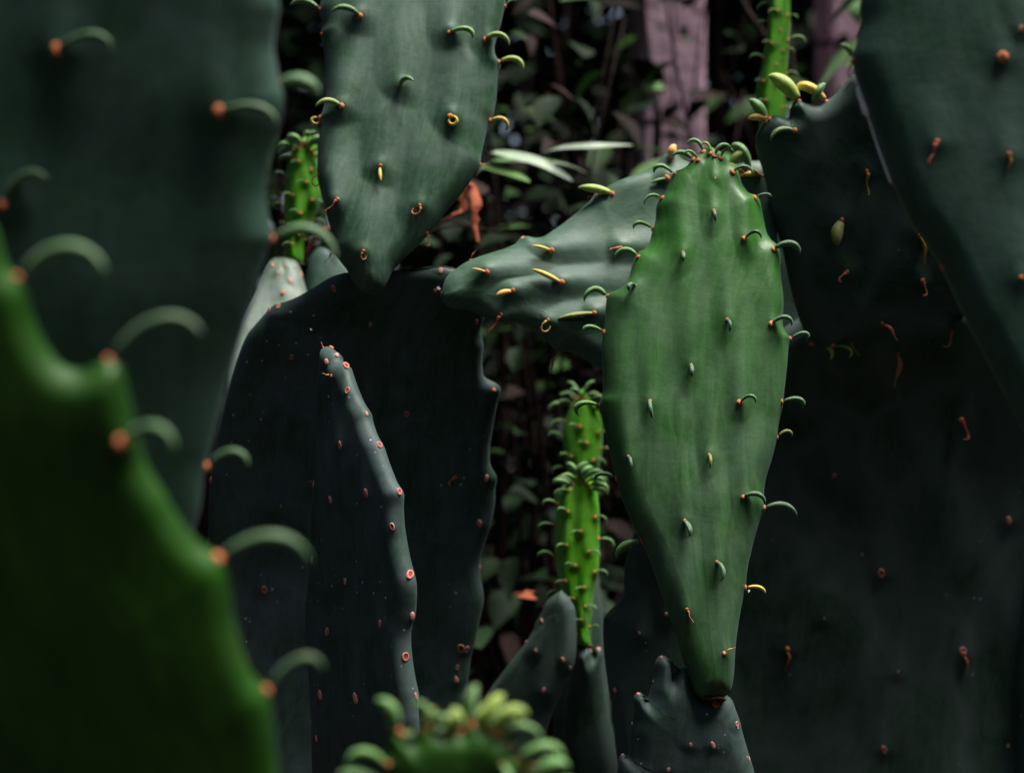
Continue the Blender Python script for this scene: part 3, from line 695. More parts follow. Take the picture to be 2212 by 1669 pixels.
# --- the pad seen edge-on in front of the big dark pad
E = plant('dark cactus pad standing edge-on with pink scars down its rim', 790, 1.13)
make_pad(E, dict(ref=(860, 1200), d=1.06, yaw=-56, pitch=0, T=0.0056, mat='skin_dark', rows=200, face=50, tub=0.0012, sv=0.015, su=0.006, wave=0.0022, bulge=0.25,
    base=(780, 1900), tip=(706, 748),
    L=[(740, 1880), (705, 1780), (690, 1680), (688, 1577), (678, 1510), (672, 1441), (666, 1338), (676, 1236), (684, 1167), (688, 1090), (697, 1010), (697, 960), (695, 890), (698, 820), (700, 785), (702, 760)],
    R=[(848, 1840), (876, 1740), (890, 1620), (893, 1560), (890, 1509), (886, 1475), (880, 1424), (876, 1372), (881, 1321), (885, 1263), (878, 1225), (870, 1190), (862, 1143), (859, 1099), (860, 1062), (846, 1036), (830, 990), (819, 958), (805, 935), (794, 908), (789, 888), (775, 867), (762, 838), (751, 807), (744, 788), (732, 780), (726, 764)],
    areole='ring', ar=6.5,
    areoles=[(748, 789, 'ring', 8), (750, 843, 'ring', 8), (801, 886, 'flat', 6), (820, 960, 'ring', 8.5), (863, 1061, 'ring', 8.5), (847, 1137, 'ring', 8), (886, 1240, 'ring', 8.5), (891, 1330, 'flat', 7), (876, 1418, 'ring', 8.5), (899, 1503, 'flat', 6),
        (705, 781, 'flat', 6), (697, 748, 'cushion', 6), (716, 751, 'cushion', 7), (733, 759, 'flat', 6), (734, 961, 'flat', 6), (790, 1065, 'flat', 8), (713, 1079, 'flat', 7), (745, 1255, 'flat', 7), (706, 1364, 'flat', 7), (820, 1347, 'flat', 8),
        (691, 1500, 'flat', 7), (767, 1507, 'flat', 8), (683, 1594, 'flat', 6), (673, 1209, 'flat', 6)],
    leaves=[(715, 812, 140, 14, 'dry1', AM, .3), (697, 750, 100, 14, 'dry1', DR)]))
stem_pad(E, wx(790, 1.1), 1.12, 0.345, 0.06, 0.02, yaw=-0.9)

# --- the bright central pad on its toothed base pad
C = plant('bright green central cactus pad standing on a small toothed dark pad', 1500, 1.12)
make_pad(C, dict(ref=(1540, 1500), d=1.115, yaw=6, pitch=-5, T=0.010, mat='skin_dark', rows=150, face=40, tub=0.0010, sv=0.014, label='small dark base pad with stubby teeth',
    base=(1490, 1960), tip=(1545, 1502),
    L=[(1400, 1890), (1350, 1790), (1334, 1690), (1338, 1640), (1345, 1627), (1356, 1634), (1360, 1606), (1362, 1572), (1370, 1540), (1369, 1508), (1376, 1496), (1388, 1497), (1394, 1512), (1402, 1500), (1408, 1478), (1413, 1460), (1416, 1430), (1426, 1416), (1440, 1420), (1449, 1446), (1452, 1466), (1462, 1448), (1478, 1446), (1492, 1478), (1506, 1500), (1522, 1502)],
    R=[(1580, 1900), (1632, 1800), (1640, 1740), (1629, 1669), (1614, 1617), (1599, 1567), (1587, 1533), (1579, 1510), (1566, 1502)],
    areole='ring', ar=5.5,
    areoles=[(1592, 1563, 'ring', 7), (1540, 1609, 'flat', 6), (1492, 1608, 'flat', 5), (1444, 1662, 'flat', 5), (1619, 1638, 'flat', 5), (1362, 1560, 'flat', 6), (1409, 1470, 'flat', 5), (1379, 1497, 'flat', 5), (1428, 1418, 'flat', 5), (1458, 1448, 'flat', 5), (1547, 1519, 'cushion', 10), (1345, 1628, 'flat', 4)]))
stem_pad(C, wx(1490, 1.12), 1.125, 0.335, 0.06, 0.02)
make_pad(C, dict(ref=(1545, 1500), d=1.105, yaw=3, pitch=16, T=0.0105, mat='skin_bright', rows=230, face=70, tub=0.0025, sv=0.048, su=0.0064, wave=0.0030, bulge=0.45, joint=(0.0066, 0.0058, 0.0010), label='bright green central pad with hooked leaves',
    base=(1541, 1513), tip=(1527, 326),
    L=[(1522, 1509), (1504, 1498), (1493, 1473), (1470, 1408), (1458, 1363), (1440, 1313), (1420, 1257), (1399, 1197), (1385, 1168), (1368, 1135), (1349, 1090), (1334, 1048), (1322, 1002), (1307, 934), (1294, 876), (1301, 852), (1301, 812), (1299, 765), (1303, 718), (1306, 695), (1308, 665), (1312, 640), (1324, 633), (1338, 627), (1356, 609), (1367, 578), (1374, 560), (1382, 551), (1392, 546), (1404, 527), (1410, 500), (1416, 480), (1418, 448), (1426, 432), (1435, 421), (1444, 400), (1456, 376), (1470, 371), (1484, 364), (1494, 352), (1508, 346), (1513, 333), (1519, 328)],
    R=[(1560, 1506), (1577, 1494), (1585, 1461), (1589, 1397), (1595, 1348), (1606, 1287), (1611, 1266), (1615, 1226), (1629, 1166), (1640, 1128), (1653, 1098), (1650, 1075), (1654, 1037), (1669, 987), (1679, 943), (1682, 918), (1690, 884), (1694, 850), (1700, 796), (1704, 749), (1708, 731), (1699, 720), (1691, 699), (1693, 656), (1690, 624), (1684, 587), (1681, 558), (1671, 537), (1658, 525), (1648, 505), (1642, 470), (1637, 440), (1630, 427), (1617, 422), (1608, 413), (1600, 400), (1593, 386), (1586, 374), (1578, 369), (1569, 361), (1562, 350), (1556, 340), (1546, 336), (1536, 331)],
    ar=5.8,
    leaves=[(1457, 376, 140, 56, 'hook2', G), (1430, 428, 150, 44, 'hook2', G, .1), (1409, 494, 150, 46, 'hook', G), (1378, 555, 140, 58, 'hook2', G), (1312, 639, 140, 58, 'hook2', G), (1305, 717, 150, 48, 'hook', G, .15), (1294, 875, 155, 66, 'hook', G), (1331, 1032, 155, 46, 'hook', DG), (1386, 1168, 190, 62, 'arc', G),
        (1508, 346, 130, 36, 'hook2', G, .3), (1497, 345, 140, 42, 'hook', G), (1519, 328, 100, 46, 'hook2', G), (1534, 331, 95, 36, 'hook2', LI), (1544, 337, 80, 44, 'hook2', G), (1556, 341, 70, 36, 'hook', G), (1583, 371, 45, 48, 'hook2', DG), (1631, 427, 25, 34, 'arc', DG),
        (1608, 515, 30, 50, 'hook', DG, .25), (1671, 538, 30, 58, 'hook', DG), (1667, 699, 35, 56, 'hook', DG, .1), (1707, 731, 35, 48, 'hook', DG), (1598, 868, 30, 48, 'hook', DG, .3), (1689, 867, 30, 58, 'hook', DG), (1679, 943, 40, 38, 'hook2', OL), (1606, 1073, 25, 54, 'hook', DG, .1), (1651, 1097, 22, 62, 'arc', DG),
        (1610, 1268, 12, 38, 'arc', YE), (1484, 1316, 300, 30, 'dry1', DR, .3), (1565, 1410, 40, 22, 'dry4', AM, .2),
        (1542, 455, 270, 34, 'hook', DG, .9), (1475, 545, 270, 36, 'hook', DG, .9), (1371, 616, 200, 40, 'hook', DG, .8), (1571, 690, 300, 34, 'hook', DG, .9), (1493, 788, 300, 36, 'hook', DG, .9), (1404, 866, 265, 50, 'hook', DG, .85), (1532, 982, 300, 36, 'hook', OL, .9), (1357, 985, 320, 40, 'hook', DG, .8), (1479, 1124, 310, 44, 'arc', DG, .7), (1549, 1213, 310, 46, 'arc', DG, .6)],
    areoles=[(1466, 1428, 'cushion', 5), (1545, 385, 'flat', 2)]))

# --- the toothed dark pad at top right
Rr = plant('dark toothed cactus pad with yellow buds behind the right foreground pad', 2330, 1.24)
make_pad(Rr, dict(ref=(1760, 400), d=1.235, yaw=8, pitch=-17, T=0.009, mat='skin_deep', rows=190, face=60, tub=0.0014, sv=0.02, wave=0.0026,
    base=(2380, 800), tip=(1632, 310),
    L=[(2390, 650), (2330, 480), (2200, 330), (2050, 230), (1920, 180), (1860, 160), (1838, 166), (1820, 192), (1798, 211), (1784, 219), (1766, 227), (1742, 224), (1726, 217), (1714, 224), (1711, 246), (1702, 257), (1680, 250), (1662, 254), (1648, 268), (1636, 288)],
    R=[(2300, 830), (2180, 750), (2110, 700), (2077, 680), (2053, 695), (2050, 714), (2021, 726), (1968, 745), (1950, 757), (1941, 764), (1925, 742), (1880, 730), (1820, 738), (1790, 748), (1755, 744), (1738, 720), (1712, 640), (1690, 540), (1668, 460), (1650, 380), (1638, 340)],
    ar=5.5,
    leaves=[(1661, 257, 172, 34, 'fat', AM), (1655, 262, 120, 48, 'fat', G), (1724, 214, 118, 68, 'fat', LI), (1784, 219, 140, 68, 'fathook', YE), (1757, 224, 75, 48, 'fat', G), (1716, 282, 172, 58, 'arc', G, .1), (1873, 371, 280, 46, 'dry1', DB, .1),
        (1818, 476, 250, 50, 'fat', OL, .1), (1986, 508, 290, 54, 'dry4', DB), (1829, 588, 200, 26, 'dry2', DR, .2), (1993, 606, 290, 34, 'dry2', DR, .1), (1906, 699, 320, 40, 'dry4', DR), (1940, 763, 275, 56, 'dry4', DR), (2054, 712, 280, 36, 'dry2', DR),
        (1754, 743, 25, 58, 'hook2', LI), (1800, 746, 10, 52, 'thin', G), (1835, 738, 330, 34, 'dry1', DR), (1690, 705, 20, 22, 'dry2', DR), (1690, 660, 20, 22, 'arc', OL)]))
stem_pad(Rr, wx(2440, 1.3), 1.36, 0.66, 0.06, 0.022)

# --- the right foreground pad
Q = plant('large smooth dark green pad in the right foreground running out of frame', 2450, 0.93)
make_pad(Q, dict(ref=(2100, 500), d=0.89, yaw=-2, pitch=4, T=0.011, mat='skin_teal', rows=170, face=60, tub=0.0014, sv=0.02, wave=0.0028,
    base=(2430, 1180), tip=(2150, -270),
    L=[(2330, 1130), (2255, 1010), (2211, 931), (2177, 866), (2146, 804), (2114, 742), (2083, 683), (2052, 617), (2030, 573), (1999, 524), (1968, 484), (1944, 435), (1926, 393), (1910, 342), (1891, 289), (1867, 218), (1851, 174), (1846, 150), (1842, 125), (1853, 80), (1861, 47), (1861, 0), (1885, -100), (1980, -220)],
    R=[(2500, 1080), (2570, 820), (2590, 500), (2530, 180), (2420, -60), (2300, -220)],
    ar=8, areole='flat',
    areoles=[(2166, 124, 'cushion', 11), (1927, 397, 'flat', 8), (2034, 578, 'flat', 10), (2206, 600, 'cushion', 6), (2205, 62, 'flat', 6)],
    leaves=[(1842, 128, 100, 34, 'fathook', G), (1838, 135, 240, 30, 'dry2', DR), (2024, 306, 235, 42, 'dry1', DR, .2), (2180, 335, 280, 28, 'dry4', DB, .3)]))
stem_pad(Q, wx(2448, 0.9), 0.885, 0.57, 0.045, 0.02, mat='skin_teal')

# --- the huge dark pad at lower right
T3 = plant('huge dim dark pad filling the lower right behind the central pad', 1920, 1.3)
make_pad(T3, dict(ref=(1900, 1300), d=1.33, yaw=2, pitch=-6, bow=-0.034, T=0.012, mat='skin_deep', rows=190, face=80, tub=0.0015, sv=0.02, wave=0.0040,
    base=(1920, 2040), tip=(1900, 640),
    L=[(1700, 2000), (1560, 1880), (1470, 1720), (1435, 1500), (1440, 1300), (1495, 1020), (1590, 830), (1730, 690)],
    R=[(2100, 2000), (2290, 1850), (2430, 1600), (2480, 1250), (2430, 960), (2290, 770), (2090, 660)],
    areole='ring', ar=7.5,
    areoles=[(2179, 1124, 'flat', 8), (1904, 1237), (2080, 1406), (1910, 1618), (2206, 1560), (1802, 1027, 'flat', 6), (2178, 1610, 'flat', 4), (1780, 1335, 'flat', 2.5), (1940, 1450, 'flat', 3)],
    leaves=[(2077, 908, 310, 44, 'dry2', DR, .1), (1701, 1402, 272, 40, 'dry4', DR), (2081, 1412, 290, 36, 'dry4', DR)]))
stem_pad(T3, wx(1920, 1.345), 1.345, 0.28, 0.12, 0.03)

# --- dim pad left of the base pad
M1 = plant('dim slender pad with one notch left of the central pad', 1420, 1.24)
make_pad(M1, dict(ref=(1400, 1400), d=1.22, yaw=-6, pitch=0, T=0.008, mat='skin_deep', rows=110, face=36, wave=0.0028,
    base=(1430, 1920), tip=(1425, 1105),
    L=[(1370, 1800), (1335, 1650), (1318, 1500), (1305, 1410), (1303, 1342), (1311, 1324), (1335, 1298), (1348, 1275), (1349, 1226), (1366, 1160), (1392, 1120)],
    R=[(1480, 1800), (1515, 1600), (1525, 1400), (1510, 1250), (1480, 1150), (1455, 1115)],
    areole='flat', ar=5, areoles=[(1439, 1326), (1328, 1490), (1381, 1367, 'flat', 3), (1363, 1180, 'flat', 4)]))
stem_pad(M1, wx(1430, 1.22), 1.225, 0.31, 0.05, 0.018)

# --- leaning bluish pad and its neighbours between the two dark pads
I1 = plant('leaning bluish pad with pale ridges below the young shoots', 1090, 1.36)
make_pad(I1, dict(ref=(1140, 1450), d=1.33, yaw=-18, pitch=4, T=0.006, mat='skin_deep', rows=110, face=40, tub=0.0022, sv=0.03, su=0.007, wave=0.0030,
    base=(1075, 1790), tip=(1214, 1276),
    L=[(1030, 1700), (1026, 1610), (1047, 1510), (1078, 1461), (1133, 1389), (1158, 1352), (1170, 1336), (1186, 1300)],
    R=[(1120, 1730), (1160, 1640), (1190, 1545), (1222, 1470), (1236, 1440), (1242, 1390), (1238, 1310)],
    areole='flat', ar=4.5, areoles=[(1232, 1442), (1216, 1424), (1174, 1490), (1157, 1404), (1132, 1383), (1170, 1340), (1090, 1560)]))
stem_pad(I1, wx(1075, 1.34), 1.345, 0.33, 0.045, 0.018, yaw=-0.3)

def shoot_marks(edgeL, edgeR, y0, y1, rows, seed, len_=40, tipx=None, tipy=None, mat=G, tmat=G):
    """leaves of a young shoot on a loose spiral down its length; crowded at the growing tip"""
    r = random.Random(seed); out = []
    for k in range(int(rows * 2.5)):
        y = y0 + (y1 - y0) * (k + 0.5 * r.random()) / (rows * 2.5)
        xl = np.interp(y, [p[1] for p in edgeL], [p[0] for p in edgeL]); xr = np.interp(y, [p[1] for p in edgeR], [p[0] for p in edgeR])
        u = (k * 0.382 + r.uniform(-.06, .06)) % 1.0 * 1.3 - 0.15
        if u < 0.06: out.append((xl + 1, y, 150 + r.uniform(-20, 20), len_ * r.uniform(.75, 1.1), 'thin', tmat))
        elif u > 0.94: out.append((xr - 1, y, 30 + r.uniform(-20, 20), len_ * r.uniform(.75, 1.1), 'thin', tmat))
        else: out.append((xl + (xr - xl) * u, y, (155 if u < 0.7 else 25) + r.uniform(-15, 15), len_ * r.uniform(.6, .8), 'thin', tmat, r.uniform(.2, .4)))
    if tipx is not None:
        for k in range(11):
            q = (k - 5) / 5; a = 90 - 80 * q + r.uniform(-12, 12)
            out.append((tipx + q * 24, tipy + abs(q) ** 1.6 * 24 + r.uniform(0, 9), a, len_ * r.uniform(.8, 1.1), r.choice(['arc', 'hook', 'fathook']), mat, r.uniform(0, .3)))
    return out

# shoots: bright green young stems
YL = [(1257, 1017), (1213, 1053), (1203, 1082), (1199, 1129), (1199, 1201), (1210, 1274), (1224, 1328), (1244, 1390)]
YR = [(1262, 1017), (1286, 1053), (1293, 1096), (1295, 1165), (1291, 1238), (1282, 1292), (1277, 1346), (1277, 1394)]
J = plant('bright green young shoot with hooked leaves, the nearer of the two between the dark pads', 1262, 1.38)
make_pad(J, dict(ref=(1260, 1500), d=1.36, yaw=0, pitch=-9, T=0.010, mat='skin_deep', rows=90, face=30, label='narrow dark pad under the young shoot',
    base=(1300, 1900), tip=(1266, 1392),
    L=[(1240, 1800), (1215, 1650), (1222, 1520), (1234, 1440), (1240, 1405), (1252, 1394)], R=[(1350, 1800), (1340, 1650), (1312, 1520), (1302, 1440), (1301, 1405), (1293, 1396), (1286, 1402), (1282, 1412), (1277, 1398)],
    areole='flat', ar=4, areoles=[(1276, 1404), (1294, 1400), (1240, 1425)]))
make_pad(J, dict(name='shoot', ref=(1260, 1390), d=1.355, pitch=6, T=0.008, mat='skin_young', rows=130, face=40, bulge=0.5, tub=0.0016, sv=0.016, su=0.005, wave=0.001, ribs=520, ribamp=0.0007,
    joint=(0.0062, 0.0055, 0.002), base=(1261, 1400), tip=(1260, 1014), L=YL[::-1][:-1], R=YR[::-1][:-1], ar=3.4, leaves=shoot_marks(YL, YR, 1085, 1380, 8, 3, 40, 1252, 1026)))
stem_pad(J, wx(1300, 1.36), 1.362, 0.335, 0.04, 0.018, mat='skin_deep')

ZL = [(1256, 845), (1235, 872), (1221, 904), (1215, 940), (1219, 985), (1226, 1025), (1234, 1100)]
ZR = [(1264, 845), (1286, 879), (1300, 918), (1300, 977), (1292, 1024), (1284, 1100)]
Z3 = plant('bright green young shoot standing behind the nearer shoot beside the central pad', 1262, 1.46)
make_pad(Z3, dict(name='shoot', ref=(1260, 1100), d=1.45, pitch=6, T=0.009, mat='skin_young', rows=120, face=40, bulge=0.5, tub=0.0016, sv=0.016, su=0.005, wave=0.001, ribs=480, ribamp=0.0007,
    base=(1259, 1190), tip=(1260, 840), L=[(1245, 1170)] + ZL[::-1][:-1], R=[(1273, 1170)] + ZR[::-1][:-1], ar=3.4, leaves=shoot_marks(ZL, ZR, 905, 1060, 5, 5, 40, 1256, 852)))
stem_pad(Z3, wx(1258, 1.46), 1.465, 0.515, 0.022, 0.016, mat='skin_deep')

# --- pale pad at the left with its own shoot, and the greyish pad beside it
P4 = plant('pad painted pale grey as if lit, with a bright green shoot behind the left foreground pad', 600, 1.45)
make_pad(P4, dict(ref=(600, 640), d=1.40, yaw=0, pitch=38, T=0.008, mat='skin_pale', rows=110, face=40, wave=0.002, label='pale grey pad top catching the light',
    base=(590, 1010), tip=(610, 567),
    L=[(530, 960), (490, 860), (495, 760), (515, 700), (546, 640), (560, 610), (574, 586), (590, 571)], R=[(650, 960), (690, 860), (695, 760), (680, 690), (660, 622), (651, 594), (640, 575), (625, 568)],
    areole='flat', ar=5.5, areoles=[(589, 572), (627, 606, 'flat', 6), (611, 632, 'cushion', 5), (651, 593, 'flat', 6), (600, 588, 'flat', 3), (620, 575, 'flat', 3), (636, 577, 'flat', 3)]))
XL = [(650, 300), (629, 325), (618, 376), (615, 430), (615, 478), (618, 520), (620, 567)]
XR = [(660, 300), (681, 304), (687, 359), (695, 410), (690, 444), (676, 478), (659, 520), (654, 567)]
make_pad(P4, dict(name='shoot', ref=(640, 570), d=1.42, pitch=6, T=0.009, mat='skin_young', rows=130, face=40, bulge=0.5, tub=0.0016, sv=0.016, su=0.005, wave=0.001, ribs=480, ribamp=0.0007,
    joint=(0.0062, 0.0055, 0.002), base=(638, 576), tip=(655, 297), L=XL[::-1][:-1], R=XR[::-1][:-1], ar=3.4, leaves=shoot_marks(XL, XR, 335, 540, 6, 9, 36, 655, 305)))
stem_pad(P4, wx(590, 1.3), 1.37, 0.60, 0.07, 0.02)
N1 = plant('greyish green pad peeping out behind the big dark pad near the upper pad base', 760, 1.55)
make_pad(N1, dict(ref=(760, 650), d=1.52, yaw=12, pitch=18, T=0.008, mat='skin_teal', rows=80, face=30,
    base=(760, 1050), tip=(700, 534), L=[(690, 980), (655, 860), (655, 740), (660, 620), (668, 565), (682, 540)], R=[(830, 980), (870, 860), (865, 740), (830, 650), (770, 590), (725, 545)]))
stem_pad(N1, wx(760, 1.5), 1.49, 0.56, 0.07, 0.02)

# --- shoot at top right
VL = [(1672, -190), (1664, 0), (1658, 78), (1648, 140), (1634, 199), (1640, 260), (1652, 420)]
VR = [(1700, -190), (1707, 0), (1703, 102), (1698, 180), (1696, 248), (1694, 330), (1690, 420)]
S4 = plant('tall bright green shoot with small hooks rising behind the dark toothed pad', 1672, 1.48)
make_pad(S4, dict(name='shoot', ref=(1670, 250), d=1.44, pitch=0, yaw=-24, T=0.009, mat='skin_young', rows=150, face=40, bulge=0.9, tub=0.0016, sv=0.016, su=0.005, wave=0.001, ribs=330, ribamp=0.0012,
    base=(1670, 440), tip=(1686, -210), L=VL[::-1], R=VR[::-1], ar=3.4, leaves=[l for l in shoot_marks(VL, VR, -120, 300, 11, 13, 36)]))
make_pad(S4, dict(ref=(1670, 450), d=1.445, pitch=0, T=0.010, mat='skin_deep', rows=80, face=30,
    base=(1680, 980), tip=(1670, 432), L=[(1630, 940), (1590, 800), (1595, 640), (1630, 500), (1652, 445)], R=[(1730, 940), (1770, 800), (1765, 640), (1720, 500), (1690, 445)]))
stem_pad(S4, wx(1680, 1.445), 1.45, 0.575, 0.06, 0.02)

# --- the blurred foreground on the left
F0 = plant('tall blurred dark green pad in the left foreground behind the nearest pad', 230, 0.72)
make_pad(F0, dict(ref=(400, 500), d=0.70, yaw=6, pitch=-8, T=0.011, mat='skin_teal', rows=170, face=60, tub=0.0022, sv=0.02, su=0.008, wave=0.0024,
    base=(220, 1470), tip=(250, -340),
    L=[(60, 1400), (-80, 1180), (-180, 900), (-225, 600), (-205, 300), (-125, 0), (0, -210), (130, -310)],
    R=[(310, 1380), (370, 1280), (412, 1170), (434, 1088), (444, 1010), (461, 945), (478, 877), (495, 809), (519, 730), (543, 655), (564, 587), (583, 530), (590, 515), (581, 470), (574, 427), (577, 376), (588, 325), (604, 280), (613, 245), (615, 205), (606, 180), (597, 137), (592, 102), (598, 51), (601, 0), (560, -140), (450, -270)],
    ar=12,
    leaves=[(123, 106, 40, 130, 'near', DG, .1), (474, 240, 25, 140, 'nearc', 'leaf_near', .05), (592, 518, 35, 150, 'nearb', 'leaf_near'), (606, 180, 20, 80, 'fathook', 'leaf_near', .6), (446, 1008, 40, 110, 'nearb', 'leaf_near'), (8, 440, 70, 125, 'near', 'leaf_near', .05)]))
stem_pad(F0, wx(220, 0.7), 0.705, 0.53, 0.08, 0.02, mat='skin_teal')
F1 = plant('nearest bright green pad in the lower left corner with big curled leaves', 220, 0.58)
make_pad(F1, dict(ref=(300, 1200), d=0.56, yaw=4, pitch=-13, bulge=0.5, T=0.0068, mat='skin_fore', rows=200, face=60, tub=0.0022, sv=0.02, su=0.008, wave=0.0020,
    base=(540, 2030), tip=(-150, 440), teeth=0.009,
    L=[(380, 2090), (100, 2060), (-200, 1900), (-370, 1550), (-400, 1150), (-340, 820), (-250, 600)],
    R=[(590, 1950), (606, 1850), (606, 1750), (601, 1669), (592, 1577), (584, 1520), (574, 1490), (545, 1458), (523, 1406), (506, 1338), (498, 1276), (490, 1235), (472, 1205), (432, 1175), (400, 1140), (372, 1099), (358, 1072), (328, 1024), (305, 975), (288, 915), (282, 880), (273, 840), (262, 795), (238, 778), (206, 791), (172, 802), (137, 792), (109, 764), (86, 723), (68, 682), (54, 630), (38, 603), (14, 575), (0, 530), (-14, 490), (-60, 455)],
    ar=14,
    leaves=[(40, 602, 45, 185, 'near', 'leaf_near'), (238, 778, 50, 200, 'nearc', 'leaf_near'), (262, 955, 50, 130, 'nearb', 'leaf_near', .25), (473, 1205, 40, 185, 'nearc', 'leaf_near'), (576, 1490, 55, 140, 'near', 'leaf_near')]))
stem_pad(F1, wx(470, 0.58), 0.595, 0.465, 0.07, 0.018, mat='skin_fore')
F2 = plant('small blurred young pad crowded with leaves at the bottom edge', 990, 0.66)
make_pad(F2, dict(ref=(990, 1700), d=0.64, yaw=0, pitch=-8, teeth=0.03, T=0.005, mat='skin_fore', rows=110, face=40, tub=0.0015, wave=0.001,
    base=(990, 2250), tip=(990, 1566),
    L=[(930, 2200), (860, 2050), (820, 1900), (812, 1780), (820, 1715), (812, 1690), (832, 1668), (822, 1640), (846, 1618), (844, 1590), (858, 1574), (878, 1586), (902, 1592), (918, 1572), (930, 1560), (945, 1574), (962, 1578)], R=[(1050, 2200), (1120, 2050), (1160, 1900), (1162, 1780), (1150, 1700), (1158, 1672), (1128, 1664), (1128, 1634), (1100, 1626), (1102, 1592), (1078, 1596), (1060, 1570), (1040, 1582), (1020, 1566), (1005, 1578)],
    ar=7,
    leaves=[(858, 1576, 85, 74, 'fathook', G, .15), (930, 1562, 100, 81, 'hook2', G), (985, 1566, 130, 67, 'hook', G, .1), (1010, 1566, 95, 81, 'fat', G), (1045, 1574, 75, 74, 'fat', LI), (1060, 1578, 50, 81, 'fathook', LI, .1), (1088, 1595, 45, 96, 'hook2', G), (1120, 1640, 40, 111, 'hook2', G), (835, 1650, 140, 111, 'hook2', G), (825, 1690, 150, 89, 'fathook', G, .2),
        (1130, 1660, 20, 30, 'fat', YE, .2), (1085, 1650, 300, 67, 'hook', G, .8), (1150, 1690, 40, 81, 'fathook', G, .35), (1165, 1740, 55, 141, 'hook2', G), (1020, 1560, 60, 59, 'fathook', LI, .3), (880, 1572, 110, 52, 'arc', G, .2), (960, 1564, 75, 56, 'fat', LI, .1), (1000, 1564, 110, 44, 'fat', LI, .2), (1075, 1586, 70, 59, 'arc', LI, .2), (1105, 1615, 30, 52, 'fathook', G, .3), (905, 1570, 60, 44, 'fat', LI, .2)]))
stem_pad(F2, wx(990, 0.64), 0.645, 0.415, 0.05, 0.018, mat='skin_fore')

# ------------------------------------------------------------------ small things in the background
def blade_mesh(pts, width, mat, name):
    """a long narrow leaf blade through world points, folded along its midrib"""
    n = 16; P = spline(pts, n, (np.array(pts[-1]) - np.array(pts[0])) / np.linalg.norm(np.array(pts[-1]) - np.array(pts[0])))
    V = []; F = []
    for i, p in enumerate(P):
        s = i / (n - 1); d = P[min(i + 1, n - 1)] - P[max(i - 1, 0)]; d /= np.linalg.norm(d)
        sd = np.cross(d, [0.0, -0.55, 0.83]); sd /= np.linalg.norm(sd); up = np.cross(sd, d)
        w = width * (math.sin(math.pi * min(1, 0.06 + 0.94 * s)) ** 0.55) * (1 - 0.25 * s) + 0.0002
        V += [p - sd * w + up * w * 0.35, p, p + sd * w + up * w * 0.35]
    for i in range(n - 1):
        a = i * 3; F += [(a, a + 3, a + 4, a + 1), (a + 1, a + 4, a + 5, a + 2)]
    return V, F
bb = at(1040, 372, 1.62)
bam = thing('bamboo_sprig', 'pale bamboo sprig with long narrow leaves right of the upper left pad', 'bamboo', tuple(bb))
tv, tf = tube([np.array(at(860, 520, 1.75)) - bb, np.array(at(960, 420, 1.66)) - bb, np.array(at(1062, 352, 1.62)) - bb, np.array(at(1185, 352, 1.6)) - bb], [0.0026, 0.0024, 0.002, 0.0012], 7)
so = bpy.data.objects.new('stem', mesh_from('bamboo_stem', tv, tf, True, [M['blade']])); COL.objects.link(so); so.parent = bam
for pts, w, mt in [([(1172, 332, 1.6), (1215, 322, 1.58), (1290, 318, 1.57), (1368, 314, 1.6)], 0.0055, 'blade'), ([(1064, 330, 1.62), (1100, 338, 1.6), (1170, 356, 1.58), (1238, 392, 1.57)], 0.0075, 'blade'), ([(1036, 360, 1.62), (1070, 368, 1.6), (1110, 380, 1.58), (1145, 394, 1.56)], 0.0060, 'bush_lit'),
                   ([(1195, 352, 1.6), (1230, 360, 1.62), (1275, 378, 1.64)], 0.0035, 'blade'), ([(1062, 350, 1.62), (1130, 345, 1.66), (1210, 350, 1.7)], 0.004, 'bush_lit')]:
    V, F = blade_mesh([at(*p) - bb for p in pts], w, mt, 'blade')
    o = bpy.data.objects.new('leaf', mesh_from('bamboo_leaf', V, F, True, [M[mt]])); COL.objects.link(o); o.parent = bam

def crumpled(label, name, cat, pts, width, mat, seed):
    r = random.Random(seed); P0 = np.array(at(*pts[0])); P = spline([at(*p) for p in pts], 12, np.array([0, 0, -1.0]))
    V = []; F = []
    for i, p in enumerate(P):
        s = i / 11; a = 1.4 * s + r.uniform(-.3, .3); w = width * (0.35 + math.sin(math.pi * (0.12 + 0.85 * s)))
        u = np.array([math.cos(a), math.sin(a), 0.15]); q = np.array([-math.sin(a), math.cos(a), 0])
        for k in range(5):
            f = (k - 2) / 2; V.append(p - P0 + u * f * w + q * abs(f) * w * r.uniform(.3, .9))
    for i in range(11):
        for k in range(4): a = i * 5 + k; F.append((a, a + 1, a + 6, a + 5))
    o = bpy.data.objects.new(name, mesh_from(name, V, F, True, [M[mat]])); COL.objects.link(o); o.location = P0
    sol = o.modifiers.new('thick', 'SOLIDIFY'); sol.thickness = 0.0008
    tag(o, label, cat); return o
crumpled('rusty dried leaf hanging on a twig under the bamboo sprig', 'dried_leaf', 'dried leaf', [(1012, 395, 1.45), (1024, 410, 1.45), (1030, 440, 1.44), (1029, 485, 1.44), (1035, 532, 1.44)], 0.0032, 'rust', 1)
crumpled('curled rusty leaf scrap left of the hanging dried leaf', 'dried_leaf', 'dried leaf', [(1010, 400, 1.47), (1000, 425, 1.47), (1004, 455, 1.47), (985, 462, 1.46), (958, 478, 1.46)], 0.0028, 'rust', 4)
crumpled('orange fallen leaf caught among dark leaves left of the young shoots', 'fallen_leaf', 'fallen leaf', [(1125, 1278, 1.52), (1135, 1282, 1.52), (1150, 1290, 1.51), (1160, 1294, 1.51)], 0.006, 'rust', 6)
